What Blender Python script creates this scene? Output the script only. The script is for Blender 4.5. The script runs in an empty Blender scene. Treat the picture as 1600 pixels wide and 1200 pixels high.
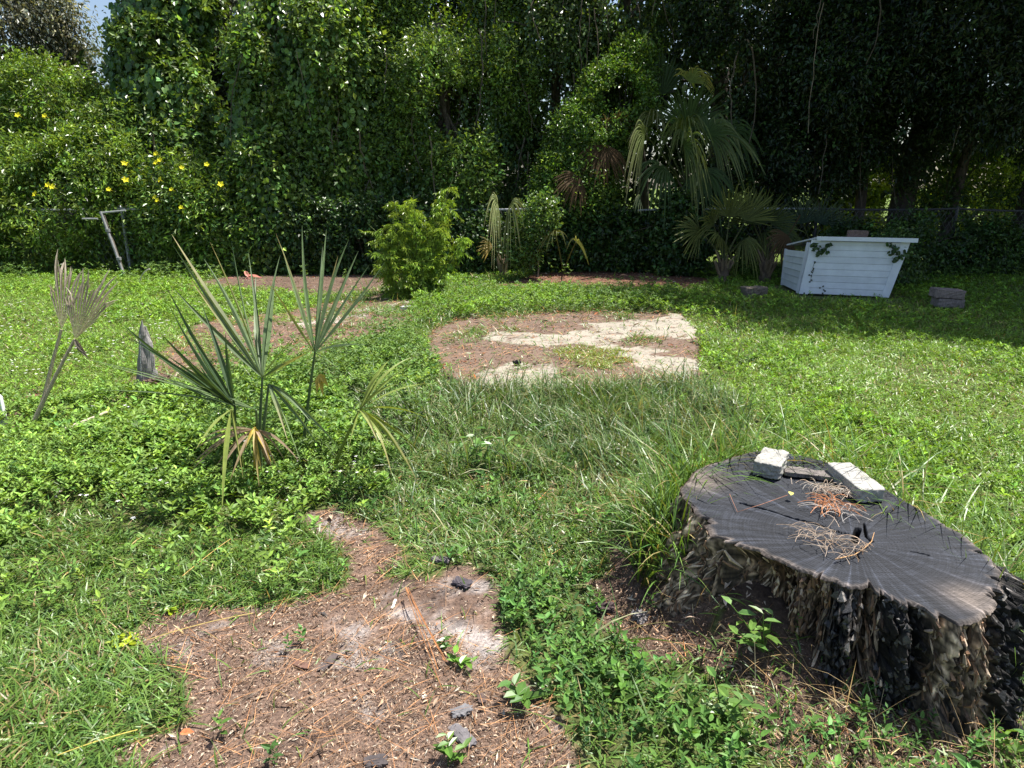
import bpy, math, numpy as np
from mathutils import Vector
R = np.random.default_rng(11)
SC = bpy.context.scene
COL = SC.collection
# ------------------------------------------------------------------ camera maths (f in photo pixels of a 1600x1200 frame)
F = 1050.0; CH = 1.55; PIT = math.atan((600-293)/F)
CP, SP = math.cos(PIT), math.sin(PIT)
def at(px, py, t):
    """point seen at px,py at camera depth t"""
    u=(px-800)/F; v=(600-py)/F
    return np.array([u*t, t*(CP+v*SP), CH+t*(-SP+v*CP)])
def gz(px, py, z=0.0):
    v=(600-py)/F
    t=(CH-z)/(SP-v*CP)
    return at(px,py,t)
def pix(x,y,z=0.0):
    x=np.asarray(x,float); y=np.asarray(y,float)
    d=y*CP+(CH-z)*SP; up=y*SP-(CH-z)*CP
    d=np.maximum(d,.05)
    return 800+F*x/d, 600-F*up/d
# ------------------------------------------------------------------ noise
def sn(x,y,z=0.0,f=1.0,seed=0,n=7):
    r=np.random.default_rng(1000+seed); s=0
    for i in range(n):
        d=r.normal(size=3); d/=np.linalg.norm(d); ph=r.uniform(0,6.28); ff=f*r.uniform(.6,1.7)
        s=s+np.sin((np.asarray(x)*d[0]+np.asarray(y)*d[1]+np.asarray(z)*d[2])*ff*2.2+ph)
    return s/(n**.5)/1.0
def fbm(x,y,z=0.0,f=1.0,seed=0,o=3):
    s=0;a=1.0
    for i in range(o):
        s=s+a*sn(x,y,z,f*(2.1**i),seed+17*i); a*=.5
    return s/1.6
def hash2(ix,iy,seed=0):
    v=np.sin(ix*127.1+iy*311.7+seed*74.7)*43758.5453
    return v-np.floor(v)
def vnoise(x,y,seed=0):
    x=np.asarray(x,float);y=np.asarray(y,float)
    ix=np.floor(x);iy=np.floor(y);fx=x-ix;fy=y-iy
    fx=fx*fx*(3-2*fx);fy=fy*fy*(3-2*fy)
    a=hash2(ix,iy,seed);b=hash2(ix+1,iy,seed);c=hash2(ix,iy+1,seed);d=hash2(ix+1,iy+1,seed)
    return (a*(1-fx)+b*fx)*(1-fy)+(c*(1-fx)+d*fx)*fy
def vfbm(x,y,seed=0,o=4):
    s=0;a=.5
    for i in range(o):
        s=s+a*vnoise(x*2**i,y*2**i,seed+i*13);a*=.5
    return s/(1-.5**o)
def cell(x,y,seed=0):
    ix=np.floor(x);iy=np.floor(y);f1=np.full(np.shape(x),9.);f2=f1.copy();idv=f1*0
    for dx in (-1,0,1):
        for dy in (-1,0,1):
            cx=ix+dx;cy=iy+dy;d=np.hypot(cx+hash2(cx,cy,seed)-x,cy+hash2(cx,cy,seed+7)-y);m=d<f1
            f2=np.where(m,f1,np.minimum(f2,d));idv=np.where(m,hash2(cx,cy,seed+3),idv);f1=np.where(m,d,f1)
    return f1,f2-f1,idv
def norm(a):
    a=np.asarray(a,float); return a/np.maximum(np.linalg.norm(a,axis=-1,keepdims=True),1e-9)
def rv(n,r=None): return (r or R).normal(size=(n,3))
def pip(px,py,poly):
    px=np.asarray(px);py=np.asarray(py);ins=np.zeros(px.shape,bool)
    n=len(poly);j=n-1
    for i in range(n):
        xi,yi=poly[i];xj,yj=poly[j]
        c=((yi>py)!=(yj>py))&(px<(xj-xi)*(py-yi)/((yj-yi)+1e-12)+xi)
        ins^=c;j=i
    return ins
# ------------------------------------------------------------------ objects
def mk(name,V,Fs,mat,parent=None,col=None,uv=None,smooth=False,loc=None,label=None,cat=None,group=None,kind=None):
    """V (n,3) world coordinates; Fs array or list of arrays of faces"""
    V=np.asarray(V,np.float32)
    if not isinstance(Fs,list): Fs=[Fs]
    Fs=[np.asarray(f,np.int32) for f in Fs if len(f)]
    org=np.zeros(3)
    if loc is not None: org=np.asarray(loc,float)
    elif parent is not None: org=np.array(parent['_o'])
    me=bpy.data.meshes.new(name)
    me.vertices.add(len(V)); me.vertices.foreach_set('co',(V-org.astype(np.float32)).ravel())
    tot=sum(f.size for f in Fs); me.loops.add(tot)
    me.loops.foreach_set('vertex_index',np.concatenate([f.ravel() for f in Fs]))
    np_=sum(len(f) for f in Fs); me.polygons.add(np_)
    ls=[];s=0
    for f in Fs:
        ls.append(s+np.arange(len(f))*f.shape[1]); s+=f.size
    me.polygons.foreach_set('loop_start',np.concatenate(ls).astype(np.int32))
    me.polygons.foreach_set('use_smooth',np.full(np_,bool(smooth)))
    me.update(calc_edges=True)
    if col is not None:
        a=me.color_attributes.new('col','FLOAT_COLOR','POINT')
        c=np.ones((len(V),4),np.float32); c[:,:3]=np.asarray(col)[:,:3]
        if np.asarray(col).shape[1]>3: c[:,3]=np.asarray(col)[:,3]
        a.data.foreach_set('color',c.ravel())
    if uv is not None:
        a=me.attributes.new('st','FLOAT_VECTOR','POINT')
        c=np.zeros((len(V),3),np.float32); c[:,:np.asarray(uv).shape[1]]=uv
        a.data.foreach_set('vector',c.ravel())
    me.validate(clean_customdata=False)
    for m in (mat if isinstance(mat,list) else [mat]): me.materials.append(m)
    o=bpy.data.objects.new(name,me); COL.objects.link(o)
    if parent is not None:
        o.parent=parent
    else:
        o.location=Vector(org)
    o['_o']=[float(v) for v in org]
    tag(o,label,cat,group,kind)
    return o
def tag(o,label=None,cat=None,group=None,kind=None):
    if label:o['label']=label
    if cat:o['category']=cat
    if group:o['group']=group
    if kind:o['kind']=kind
def empty(name,loc,label=None,cat=None,group=None,kind=None):
    o=bpy.data.objects.new(name,None);COL.objects.link(o);o.location=Vector(loc);o['_o']=[float(v) for v in loc]
    o.empty_display_size=.1
    tag(o,label,cat,group,kind);return o
class MB:
    def __init__(s): s.V=[];s.F={};s.C=[];s.n=0
    def add(s,V,F,C=None):
        V=np.asarray(V,float)
        for f in (F if isinstance(F,list) else [F]):
            f=np.asarray(f,int)
            if len(f): s.F.setdefault(f.shape[1],[]).append(f+s.n)
        s.V.append(V)
        if C is None:C=np.ones((len(V),3))*.5
        C=np.asarray(C,float)
        if C.ndim==1:C=np.repeat(C[None],len(V),0)
        s.C.append(C[:,:3]);s.n+=len(V)
        return s
    def tube(s,path,rad,seg=8,C=None,cap=True,rough=0,seed=0):
        P=np.asarray(path,float);n=len(P);rad=np.broadcast_to(np.asarray(rad,float),(n,))
        T=norm(np.gradient(P,axis=0));ref=np.array([0,0,1.0])
        if abs(T[:,2]).mean()>.8: ref=np.array([1.0,0,0])
        A=norm(np.cross(T,ref));B=np.cross(A,T)
        th=np.arange(seg)/seg*2*math.pi
        V=P[:,None]+rad[:,None,None]*(np.cos(th)[None,:,None]*A[:,None]+np.sin(th)[None,:,None]*B[:,None])
        if rough:
            V=V+(V-P[:,None])*(rough*sn(V[...,0],V[...,1],V[...,2]*.3,6/rad.max()*.12,seed))[...,None]
        V=V.reshape(-1,3)
        i=np.arange(n-1)[:,None]*seg;j=np.arange(seg)[None];k=(j+1)%seg
        F=np.stack([i+j,i+k,i+seg+k,i+seg+j],-1).reshape(-1,4)
        s.add(V,F,C)
        if cap:
            base=s.n-len(V)
            s.F.setdefault(seg,[]).append(np.array([base+np.arange(seg)[::-1]]))
            s.F.setdefault(seg,[]).append(np.array([base+(n-1)*seg+np.arange(seg)]))
        return s
    def hexa(s,c8,C=None):
        """8 corners: bottom 4 ccw then top 4"""
        F=[[0,3,2,1],[4,5,6,7],[0,1,5,4],[1,2,6,5],[2,3,7,6],[3,0,4,7]]
        return s.add(c8,np.array(F),C)
    def box(s,c,size,ax=None,C=None):
        c=np.asarray(c,float);h=np.asarray(size,float)/2
        ax=np.eye(3) if ax is None else np.asarray(ax,float)
        q=np.array([[-1,-1,-1],[1,-1,-1],[1,1,-1],[-1,1,-1],[-1,-1,1],[1,-1,1],[1,1,1],[-1,1,1]])*h
        return s.hexa(c+q@ax,C)
    def build(s,name,mat,parent=None,**k):
        V=np.concatenate(s.V);C=np.concatenate(s.C)
        return mk(name,V,[np.concatenate(f) for f in s.F.values()],mat,parent,col=C,**k)
def bevel(o,w=.005,seg=2):
    m=o.modifiers.new('bevel','BEVEL');m.width=w;m.segments=seg;m.limit_method='ANGLE';return o
# ------------------------------------------------------------------ leaves and blades (vectorised)
def leafV(P,D,N,L,W,col,shape=4,fold=.18,droop=.12):
    n=len(P);D=norm(D);S=norm(np.cross(D,N));N=np.cross(S,D)
    L=np.broadcast_to(L,(n,))[:,None];W=np.broadcast_to(W,(n,))[:,None]
    if shape==4:
        V=np.stack([P,P+D*L*.45+S*W*.5+N*W*fold,P+D*L-N*L*droop,P+D*L*.45-S*W*.5+N*W*fold],1)
        f=np.array([[0,1,2],[0,2,3]])
    elif shape==6:
        V=np.stack([P,P+D*L*.25+S*W*.42+N*W*fold,P+D*L*.62+S*W*.42+N*(W*fold-L*droop*.3),P+D*L-N*L*droop,
                    P+D*L*.62-S*W*.42+N*(W*fold-L*droop*.3),P+D*L*.25-S*W*.42+N*W*fold],1)
        f=np.array([[0,1,2,3],[0,3,4,5]])
    elif shape==7:  # heart
        V=np.stack([P,P-D*L*.12+S*W*.3+N*W*fold*.6,P+D*L*.25+S*W*.52+N*W*fold,P+D*L*.62+S*W*.33+N*W*fold*.4,P+D*L-N*L*droop,
                    P+D*L*.62-S*W*.33+N*W*fold*.4,P+D*L*.25-S*W*.52+N*W*fold,P-D*L*.12-S*W*.3+N*W*fold*.6],1)
        f=np.array([[0,1,2,3],[0,5,6,7]]);f2=np.array([[0,3,4],[0,4,5]])
    k=V.shape[1];b=(np.arange(n)*k)[:,None,None]
    Fo=[(f[None]+b).reshape(-1,f.shape[1])]
    if shape==7: Fo.append((f2[None]+b).reshape(-1,3))
    return V.reshape(-1,3),Fo,np.repeat(np.asarray(col),k,0)
def bladeV(P,D,L,W,col,bend=.5,nseg=3,tw=None,colt=None):
    """grass blades: start direction D (up-ish), bending over along its horizontal heading"""
    n=len(P);D=norm(D);H=D.copy();H[:,2]=0;H=norm(H+1e-4)
    L=np.broadcast_to(L,(n,));W=np.broadcast_to(W,(n,));bend=np.broadcast_to(bend,(n,))
    S=norm(np.cross(H,[0,0,1.0])+ (0 if tw is None else tw))
    rows=[];cs=[];p=P.copy();d=D.copy()
    col=np.asarray(col)
    for i in range(nseg+1):
        s=i/nseg;w=W*(1-s**1.6)*(.6+.4*min(1,s*4+.3))
        c=col if colt is None else col*(1-s)+colt*s
        if i<nseg:
            rows+= [p-S*(w/2)[:,None],p+S*(w/2)[:,None]];cs+=[c,c]
            d=norm(d+(H*.55-np.array([0,0,1.0])*.9)*(bend/nseg*1.6)[:,None]);p=p+d*(L/nseg)[:,None]
        else: rows.append(p);cs.append(c)
    V=np.stack(rows,1);k=V.shape[1];b=(np.arange(n)*k)[:,None,None]
    q=np.array([[2*i,2*i+1,2*i+3,2*i+2] for i in range(nseg-1)]).reshape(-1,4)
    t=np.array([[2*nseg-2,2*nseg-1,2*nseg]])
    Fo=[(t[None]+b).reshape(-1,3)]
    if len(q):Fo.append((q[None]+b).reshape(-1,4))
    return V.reshape(-1,3),Fo,np.stack(cs,1).reshape(-1,3)
def ribbon(mb,P,W,up,col,colt=None,fold=.25):
    """one palm segment along P with half-fold cross-section"""
    P=np.asarray(P,float);n=len(P);T=norm(np.gradient(P,axis=0));S=norm(np.cross(T,up));N=np.cross(S,T)
    W=np.asarray(W)[:,None]
    V=np.stack([P-S*W/2+N*W*fold,P,P+S*W/2+N*W*fold],1).reshape(-1,3)
    i=np.arange(n-1)[:,None]*3
    F=np.concatenate([i+np.array([[0,1,4,3]]),i+np.array([[1,2,5,4]])])
    col=np.asarray(col,float);colt=col if colt is None else np.asarray(colt,float)
    s=np.linspace(0,1,n)[:,None]**2
    C=np.repeat(col*(1-s)+colt*s,3,0)*R.uniform(.85,1.15)
    mb.add(V,F,C)
def vary(c,n,v=.25,hue=.15,r=None):
    r=r or R
    c=np.asarray(c,float);k=np.exp(r.normal(size=(n,1))*v);h=r.normal(size=(n,1))*hue
    return np.clip(c*k*np.concatenate([1+h,1+h*.35,1-h*.3],1),0.002,.9)
# ------------------------------------------------------------------ materials
def M(name):
    m=bpy.data.materials.new(name);m.use_nodes=True;nt=m.node_tree;nt.nodes.clear()
    out=nt.nodes.new('ShaderNodeOutputMaterial');b=nt.nodes.new('ShaderNodeBsdfPrincipled')
    nt.links.new(b.outputs[0],out.inputs[0]);return m,nt,b,out
def N_(nt,t,**k):
    n=nt.nodes.new(t)
    for a,v in k.items():
        if a in n.inputs.keys() if isinstance(a,str) else False: n.inputs[a].default_value=v
        else:setattr(n,a,v)
    return n
def noise(nt,scale,detail=4,rough=.6,vec=None):
    n=nt.nodes.new('ShaderNodeTexNoise');n.inputs['Scale'].default_value=scale;n.inputs['Detail'].default_value=detail;n.inputs['Roughness'].default_value=rough
    if vec is not None:nt.links.new(vec,n.inputs['Vector'])
    return n
def ramp(nt,src,stops):
    r=nt.nodes.new('ShaderNodeValToRGB');nt.links.new(src,r.inputs[0])
    e=r.color_ramp.elements
    while len(e)<len(stops):e.new(.5)
    for i,(p,c) in enumerate(stops):
        e[i].position=p;e[i].color=(*c,1) if len(c)==3 else c
    return r
def mixc(nt,f,a,b,mode='MIX'):
    m=nt.nodes.new('ShaderNodeMix');m.data_type='RGBA';m.blend_type=mode
    if isinstance(f,(int,float)):m.inputs[0].default_value=f
    else:nt.links.new(f,m.inputs[0])
    for k,v in ((6,a),(7,b)):
        if isinstance(v,(tuple,list)):m.inputs[k].default_value=(*v,1) if len(v)==3 else v
        else:nt.links.new(v,m.inputs[k])
    return m.outputs[2]
def bump(nt,b,h,strength=.4,dist=.01):
    n=nt.nodes.new('ShaderNodeBump');n.inputs['Strength'].default_value=strength;n.inputs['Distance'].default_value=dist
    nt.links.new(h,n.inputs['Height']);nt.links.new(n.outputs[0],b.inputs['Normal'])
def coord(nt,k='Object'): return nt.nodes.new('ShaderNodeTexCoord').outputs[k]
def attr(nt,n='col',o='Color'):
    a=nt.nodes.new('ShaderNodeAttribute');a.attribute_name=n;return a.outputs[o]
def leafmat(name,rough=.42,trans=.3,spec=.45,ns=40,tr=(1.25,1.15,.45)):
    m,nt,b,out=M(name);c=attr(nt)
    nz=noise(nt,ns,2,.5,coord(nt));r=ramp(nt,nz.outputs[0],[(.3,(.8,.8,.8)),(.7,(1.15,1.15,1.15))])
    c2=mixc(nt,1.0,c,r.outputs[0],'MULTIPLY');nt.links.new(c2,b.inputs['Base Color'])
    b.inputs['Roughness'].default_value=rough;b.inputs['Specular IOR Level'].default_value=spec
    if trans>0:
        t=nt.nodes.new('ShaderNodeBsdfTranslucent');nt.links.new(mixc(nt,1.0,c2,tr,'MULTIPLY'),t.inputs[0])
        mx=nt.nodes.new('ShaderNodeMixShader');mx.inputs[0].default_value=trans
        nt.links.new(b.outputs[0],mx.inputs[1]);nt.links.new(t.outputs[0],mx.inputs[2]);nt.links.new(mx.outputs[0],out.inputs[0])
    return m
def colmat(name,rough=.8,ns=30,amt=(.65,1.3),bs=.5,bd=.006,spec=.3,stretch=None,detail=6):
    """attribute colour x procedural noise with bump"""
    m,nt,b,out=M(name);c=attr(nt);v=coord(nt)
    if stretch:
        mp=nt.nodes.new('ShaderNodeMapping');mp.inputs['Scale'].default_value=stretch;nt.links.new(v,mp.inputs[0]);v=mp.outputs[0]
    nz=noise(nt,ns,detail,.65,v);r=ramp(nt,nz.outputs[0],[(.3,(amt[0],)*3),(.7,(amt[1],)*3)])
    nt.links.new(mixc(nt,1.0,c,r.outputs[0],'MULTIPLY'),b.inputs['Base Color'])
    b.inputs['Roughness'].default_value=rough;b.inputs['Specular IOR Level'].default_value=spec
    bump(nt,b,nz.outputs[0],bs,bd);return m
LEAF=leafmat('leaf_green',.34,.33,.5);GRASS=leafmat('grass_blade',.4,.28,.45,60,(1.25,1.15,.45));GLEAF=leafmat('weed_leaf',.55,.28,.3)
PALM=leafmat('palm_leaf',.5,.25,.3,25);DRY=leafmat('dry_plant',.75,.4,.2,60,(1.1,1,.85))
BARK=colmat('bark',.9,14,(.5,1.5),.9,.02,.2,(1,1,.35));WOODM=colmat('weathered_wood',.85,40,(.55,1.35),.7,.006,.2,(3,3,.5))
STONE=colmat('concrete_block',.9,60,(.7,1.25),.7,.004,.2);METAL=colmat('galvanised_pipe',.45,25,(.6,1.25),.3,.002,.5)
PAINT=colmat('painted_board',.55,5,(.86,1.06),.08,.001,.4);CHIP=colmat('litter_chip',.85,80,(.6,1.4),.3,.002,.2)
PETAL=leafmat('petal',.6,.25,.2,60,(1,1,1))
# ------------------------------------------------------------------ zones on the ground (outlines measured once, then world positions)
Z=dict(
 DIRT=[(215,1000),(290,965),(420,958),(495,930),(535,885),(495,850),(465,800),(530,785),(590,830),(610,880),(650,885),(700,860),(745,900),(765,960),(775,1010),(810,1070),(860,1130),(900,1210),(880,1400),(100,1400),(200,1210),(275,1130),(290,1060)],
 DIRT2=[(900,900),(960,862),(1050,872),(1100,900),(1130,1000),(1060,1015),(980,965)],
 MOUND=[(1020,900),(1120,840),(1320,900),(1600,1000),(1620,1250),(1250,1250),(1180,1060),(1080,1000)],
 ASH=[(585,935),(640,885),(700,858),(735,900),(760,950),(765,1000),(725,1015),(690,985),(650,955),(610,950)],
 LITL=[(235,560),(300,510),(360,497),(440,490),(560,462),(640,452),(660,500),(570,525),(545,560),(430,560),(380,585),(300,600),(240,605)],
 SLABL=[(655,545),(680,512),(720,497),(900,486),(1060,490),(1092,522),(1088,600),(870,613),(735,613),(690,588)],
 BACKL=[(770,446),(850,428),(1000,425),(1120,436),(1085,452),(900,450)],
 BACKL2=[(310,445),(360,432),(640,428),(620,450),(520,462),(400,452)],
 SML=[(-40,640),(60,618),(90,640),(60,668),(-40,680)],SML2=[(150,620),(230,588),(300,590),(260,612),(190,630)],
 COVER=[(-200,650),(60,640),(240,612),(330,598),(430,562),(560,640),(620,770),(500,800),(400,812),(250,832),(110,820),(0,850),(-200,860)],
 TALL=[(600,650),(700,612),(870,618),(1080,602),(1170,640),(1240,700),(1170,712),(1060,745),(1000,770),(800,770),(650,760)],
 TALLR=[(1180,690),(1290,700),(1600,880),(1700,960),(1700,860),(1420,740),(1240,660)],
 MIXG=[(520,775),(640,745),(1060,745),(1050,870),(900,890),(770,905),(700,858),(640,880),(580,825)],
 WEED=[(765,905),(900,885),(980,965),(1100,1010),(1200,1050),(1280,1250),(900,1250),(850,1130),(775,1010)],
 WEEDM=[(640,480),(760,468),(960,462),(1060,478),(1050,492),(880,490),(700,500),(640,520)],
 TUFT=[(858,556),(905,545),(960,552),(998,566),(960,578),(900,580)],
 BUSHY=[(520,560),(600,520),(660,520),(690,590),(640,640),(560,630)],
)
def zone(k,px,py,jit=1.0):
    w=np.clip((np.asarray(py)-400)/700,.05,1)*60*jit
    jx=(vnoise(px/22/ (w/12+.4),py/9/(w/12+.4),5)-.5)*2*w;jy=(vnoise(px/22/(w/12+.4)+50,py/9/(w/12+.4),9)-.5)*w
    return pip(px+jx,py+jy,Z[k])
# stump outline (rim of the sawn face) at height SH
SH=.36
RIM=[(1064,768),(1072,748),(1095,728),(1125,716),(1160,708),(1200,700),(1245,708),(1300,722),(1350,742),(1390,768),(1430,790),(1470,812),(1515,843),(1545,868),(1564,895),(1572,922),(1560,945),(1540,962),(1512,976),(1465,962),(1425,947),(1382,932),(1342,918),(1305,912),(1280,898),(1235,882),(1200,864),(1160,852),(1125,842),(1103,815),(1085,792)]
rim=np.array([gz(a,b,SH)[:2] for a,b in RIM]);RIMC=gz(1335,845,SH)[:2]
_a=np.arctan2(rim[:,1]-RIMC[1],rim[:,0]-RIMC[0]);_r=np.linalg.norm(rim-RIMC,axis=1)
_o=np.argsort(_a);_a=_a[_o];_r=_r[_o]
_aa=np.concatenate([_a-2*math.pi,_a,_a+2*math.pi]);_rr=np.tile(_r,3)
def rimr(th):
    s=0
    for k,w in ((-.08,.2),(-.03,.3),(.03,.3),(.08,.2)): s=s+w*np.interp((np.asarray(th)+k+math.pi)%(2*math.pi)-math.pi,_aa,_rr)
    return s
def hfun(x,y):
    x=np.asarray(x,float);y=np.asarray(y,float)
    h=.02*sn(x,y,0,.5,3)+.008*sn(x,y,0,2.2,4)
    fl=np.clip(1-np.hypot((x-.9)/2.2,(y-6.6)/2.6),0,1);h=h*(1-np.clip(fl*3,0,1))
    # debris heaped against the stump front
    def g(cx,cy,sx,sy,a): return a*np.exp(-((x-cx)/sx)**2-((y-cy)/sy)**2)
    c1=gz(1165,905,.2);c2=gz(1255,985,.1);c3=gz(1370,1090,.05)
    tb=np.arctan2(y-RIMC[1],x-RIMC[0]);db=np.hypot(x-RIMC[0],y-RIMC[1])-rimr(tb);h=h+.20*np.exp(-(np.maximum(db,0)/.42)**2)*np.exp(-((tb-1.5)/1.0)**4)
    c0=gz(1068,868,.1);h=h+g(c0[0],c0[1],.16,.2,.13)+g(c1[0],c1[1],.17,.15,.19)+g(c2[0],c2[1],.2,.17,.13)+g(c3[0],c3[1],.2,.18,.05)
    h=h+.04*np.exp(-((x-.3)/1.5)**2-((y-4.6)/.8)**2)
    return h
def build_ground():
    ys=np.concatenate([[-300,-80,-25,-8,-3,-1,0,.4],np.arange(.8,6,.03),np.arange(6,13.5,.07),np.arange(13.5,30,.6),np.geomspace(30,900,16)])
    xs=np.concatenate([-np.geomspace(700,13,16),np.arange(-12,-4,.09),np.arange(-4,4,.03),np.arange(4,12,.09),np.geomspace(12.1,700,16)])
    X,Y=np.meshgrid(xs,ys);x=X.ravel();y=Y.ravel();z=hfun(x,y)
    near=(y>.8)&(y<14)&(abs(x)<12)
    z=z+near*(.010*(vfbm(x*14,y*14,3)-.5)+.006*(vfbm(x*60,y*60,8)-.5))
    px,py=pix(x,y)
    soil=np.array([.165,.115,.09]);thatch=np.array([.085,.10,.035]);ash=np.array([.36,.33,.32]);lit=np.array([.15,.105,.08])
    C=np.repeat(thatch[None],len(x),0)*(.7+.6*vfbm(x*3,y*3,2))[:,None]
    for k,c in (('DIRT',soil),('DIRT2',soil*.7),('MOUND',soil*.5),('LITL',lit),('SLABL',lit),('BACKL',lit*np.array([1.1,.85,.75])),('BACKL2',lit*.8),('SML',lit),('SML2',lit),('ASH',ash)):
        m=zone(k,px,py)&near
        f=np.ones(m.sum())
        if k=='ASH': f=np.clip((vfbm(x[m]*16,y[m]*16,31)+.5*(vfbm(x[m]*3,y[m]*3,32)-.5)-.43)*4,0,.9)
        if k=='LITL': f=np.clip((vfbm(x[m]*3,y[m]*5,3)-.2)*5,0,1)
        C[m]=C[m]*(1-f)[:,None]+c*f[:,None]*(.65+.7*vfbm(x[m]*9,y[m]*9,12))[:,None]
    # scattered ash and char specks over the bare soil
    m=zone('DIRT',px,py)&near;s=vfbm(x*7,y*7,77);a=np.clip((s-.62)*9,0,.8)*m
    C=C*(1-a)[:,None]+ash*.8*a[:,None]
    s=vfbm(x*5+9,y*5,78);a=np.clip((s-.6)*6,0,.6)*m
    C=C*(1-a)[:,None]+np.array([.05,.035,.03])*a[:,None]
    # pale concrete/sand pieces at the edge of the left litter
    m=pip(px,py,[(455,500),(600,478),(640,468),(640,480),(560,500),(470,512)])&near;a=np.clip((vfbm(x*4,y*6,40)-.42)*6,0,.9)*m
    C=C*(1-a)[:,None]+np.array([.42,.39,.35])*a[:,None]
    far=y>13.5;C[far]=np.array([.10,.15,.03])
    nx,ny=len(xs),len(ys);i=np.arange(ny-1)[:,None]*nx;j=np.arange(nx-1)[None]
    Fq=np.stack([i+j,i+j+1,i+nx+j+1,i+nx+j],-1).reshape(-1,4)
    m,nt,b,out=M('ground_soil');c=attr(nt);v=coord(nt)
    n1=noise(nt,55,8,.75,v);r=ramp(nt,n1.outputs[0],[(.28,(.35,.33,.32)),(.5,(1,.97,.95)),(.72,(1.75,1.7,1.6))])
    n2=noise(nt,7,4,.6,v);r2=ramp(nt,n2.outputs[0],[(.3,(.75,.75,.75)),(.7,(1.2,1.2,1.2))])
    nt.links.new(mixc(nt,1,mixc(nt,1,c,r.outputs[0],'MULTIPLY'),r2.outputs[0],'MULTIPLY'),b.inputs['Base Color'])
    b.inputs['Roughness'].default_value=.95;b.inputs['Specular IOR Level'].default_value=.15;bump(nt,b,n1.outputs[0],.8,.012)
    mk('ground',np.stack([x,y,z],1),Fq,m,col=C,smooth=True,kind='structure')
build_ground()
def build_slab():
    out=[(664,548),(690,512),(740,499),(900,491),(1066,492),(1093,523),(1089,597),(1040,606),(870,611),(740,611),(700,590)]
    pts=np.array([gz(a,b,.02)[:2] for a,b in out]);lo=pts.min(0);hi=pts.max(0)
    xs=np.arange(lo[0],hi[0],.035);ys=np.arange(lo[1],hi[1],.035);X,Y=np.meshgrid(xs,ys)
    x=X.ravel();y=Y.ravel();j=.03*(vnoise(x*9,y*9,4)-.5)
    ins=pip(x+j,y+j,[tuple(p) for p in pts])
    z=np.where(ins,.032+.004*vfbm(x*3,y*3,6),-.03)
    px,py=pix(x,y)
    con=np.array([.31,.28,.23]);lit=np.array([.15,.105,.08])
    show=np.zeros(len(x))
    for pl in ([(725,612),(745,588),(800,572),(860,580),(880,600),(880,620),(725,620)],[(740,536),(760,524),(880,526),(900,540),(860,545),(760,542)],
               [(880,535),(905,515),(1000,503),(1068,492),(1100,522),(1075,535),(1030,528),(980,535),(930,548)],
               [(940,545),(1000,545),(1050,565),(1100,575),(1100,600),(1060,592),(1000,575),(950,560)]):
        jx=(vnoise(x*6,y*6,21)-.5)*34;jy=(vnoise(x*6,y*6,22)-.5)*12
        show=np.maximum(show,pip(px+jx,py+jy,pl)*1.0)
    nz_=vfbm(x*9,y*9,23,5)+.6*(vnoise(x*28,y*28,27)-.5)+.5*(vfbm(x*2,y*2,26)-.5);jx=(vfbm(x*3,y*3,121)-.5)*70;jy=(vfbm(x*3,y*3,122)-.5)*26;show=np.clip((show*1.0+1.5*(nz_-.5)-.32)*1.7,0,1)*np.clip(show+.18,0,1)
    C=lit*(.7+.6*vfbm(x*9,y*9,1))[:,None]*(1-show)[:,None]+con*show[:,None]*(.85+.25*vfbm(x*4,y*4,2))[:,None]
    nx=len(xs);i=np.arange(len(ys)-1)[:,None]*nx;jj=np.arange(nx-1)[None]
    Fq=np.stack([i+jj,i+jj+1,i+nx+jj+1,i+nx+jj],-1).reshape(-1,4)
    keep=ins[Fq].any(1);mk('concrete_slab',np.stack([x,y,z],1),Fq[keep],colmat('slab',.9,35,(.86,1.1),.35,.006,.15),col=C,kind='structure')
    global SLABSHOW;SLABSHOW=(x,y,show,xs,ys)
build_slab()
def slabshow(x,y):
    _,_,s,xs,ys=SLABSHOW;S=s.reshape(len(ys),len(xs))
    i=np.clip(((y-ys[0])/.035).astype(int),0,len(ys)-1);j=np.clip(((x-xs[0])/.035).astype(int),0,len(xs)-1)
    return S[i,j]
# ------------------------------------------------------------------ ground vegetation
def sample(y0,y1,dens,keepfn,r,xm=1.35):
    """random points on the ground, density dens(d) per m2, inside the part of the yard the picture takes in (and a margin)"""
    out=[];ed=np.geomspace(y0,y1,26)
    for a,b in zip(ed[:-1],ed[1:]):
        c=(a+b)/2;hw=.84*c+1.7
        n=int(2*hw*(b-a)*dens(c));x=r.uniform(-hw,hw,n);y=r.uniform(a,b,n)
        px,py=pix(x,y);k=keepfn(px,py,x,y);out.append(np.stack([x[k],y[k]],1))
    p=np.concatenate(out);th=np.arctan2(p[:,1]-RIMC[1],p[:,0]-RIMC[0]);d=np.hypot(p[:,0]-RIMC[0],p[:,1]-RIMC[1])
    p=p[d>rimr(th)+.01]
    return np.column_stack([p,hfun(p[:,0],p[:,1])+.0*p[:,0]+np.where(slabshow_in(p),.03,0)])
def slabshow_in(p):
    px,py=pix(p[:,0],p[:,1]);return pip(px,py,Z['SLABL'])
G_GRASS=np.array([.12,.215,.04]);G_LAWN=np.array([.165,.29,.035]);G_COVER=np.array([.17,.285,.05]);G_TALL=np.array([.095,.16,.045])
def bare(px,py):
    m=np.zeros(px.shape,bool)
    for k in ('DIRT','ASH','LITL','SLABL','BACKL','BACKL2','SML','SML2','DIRT2'): m|=zone(k,px,py)
    return m
SHED=lambda x,y:(x>4.2)&(x<5.9)&(y>9.72)&(y<11.1)
def tip(col,c,f): return col*(1-f)+np.asarray(c)*f
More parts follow.
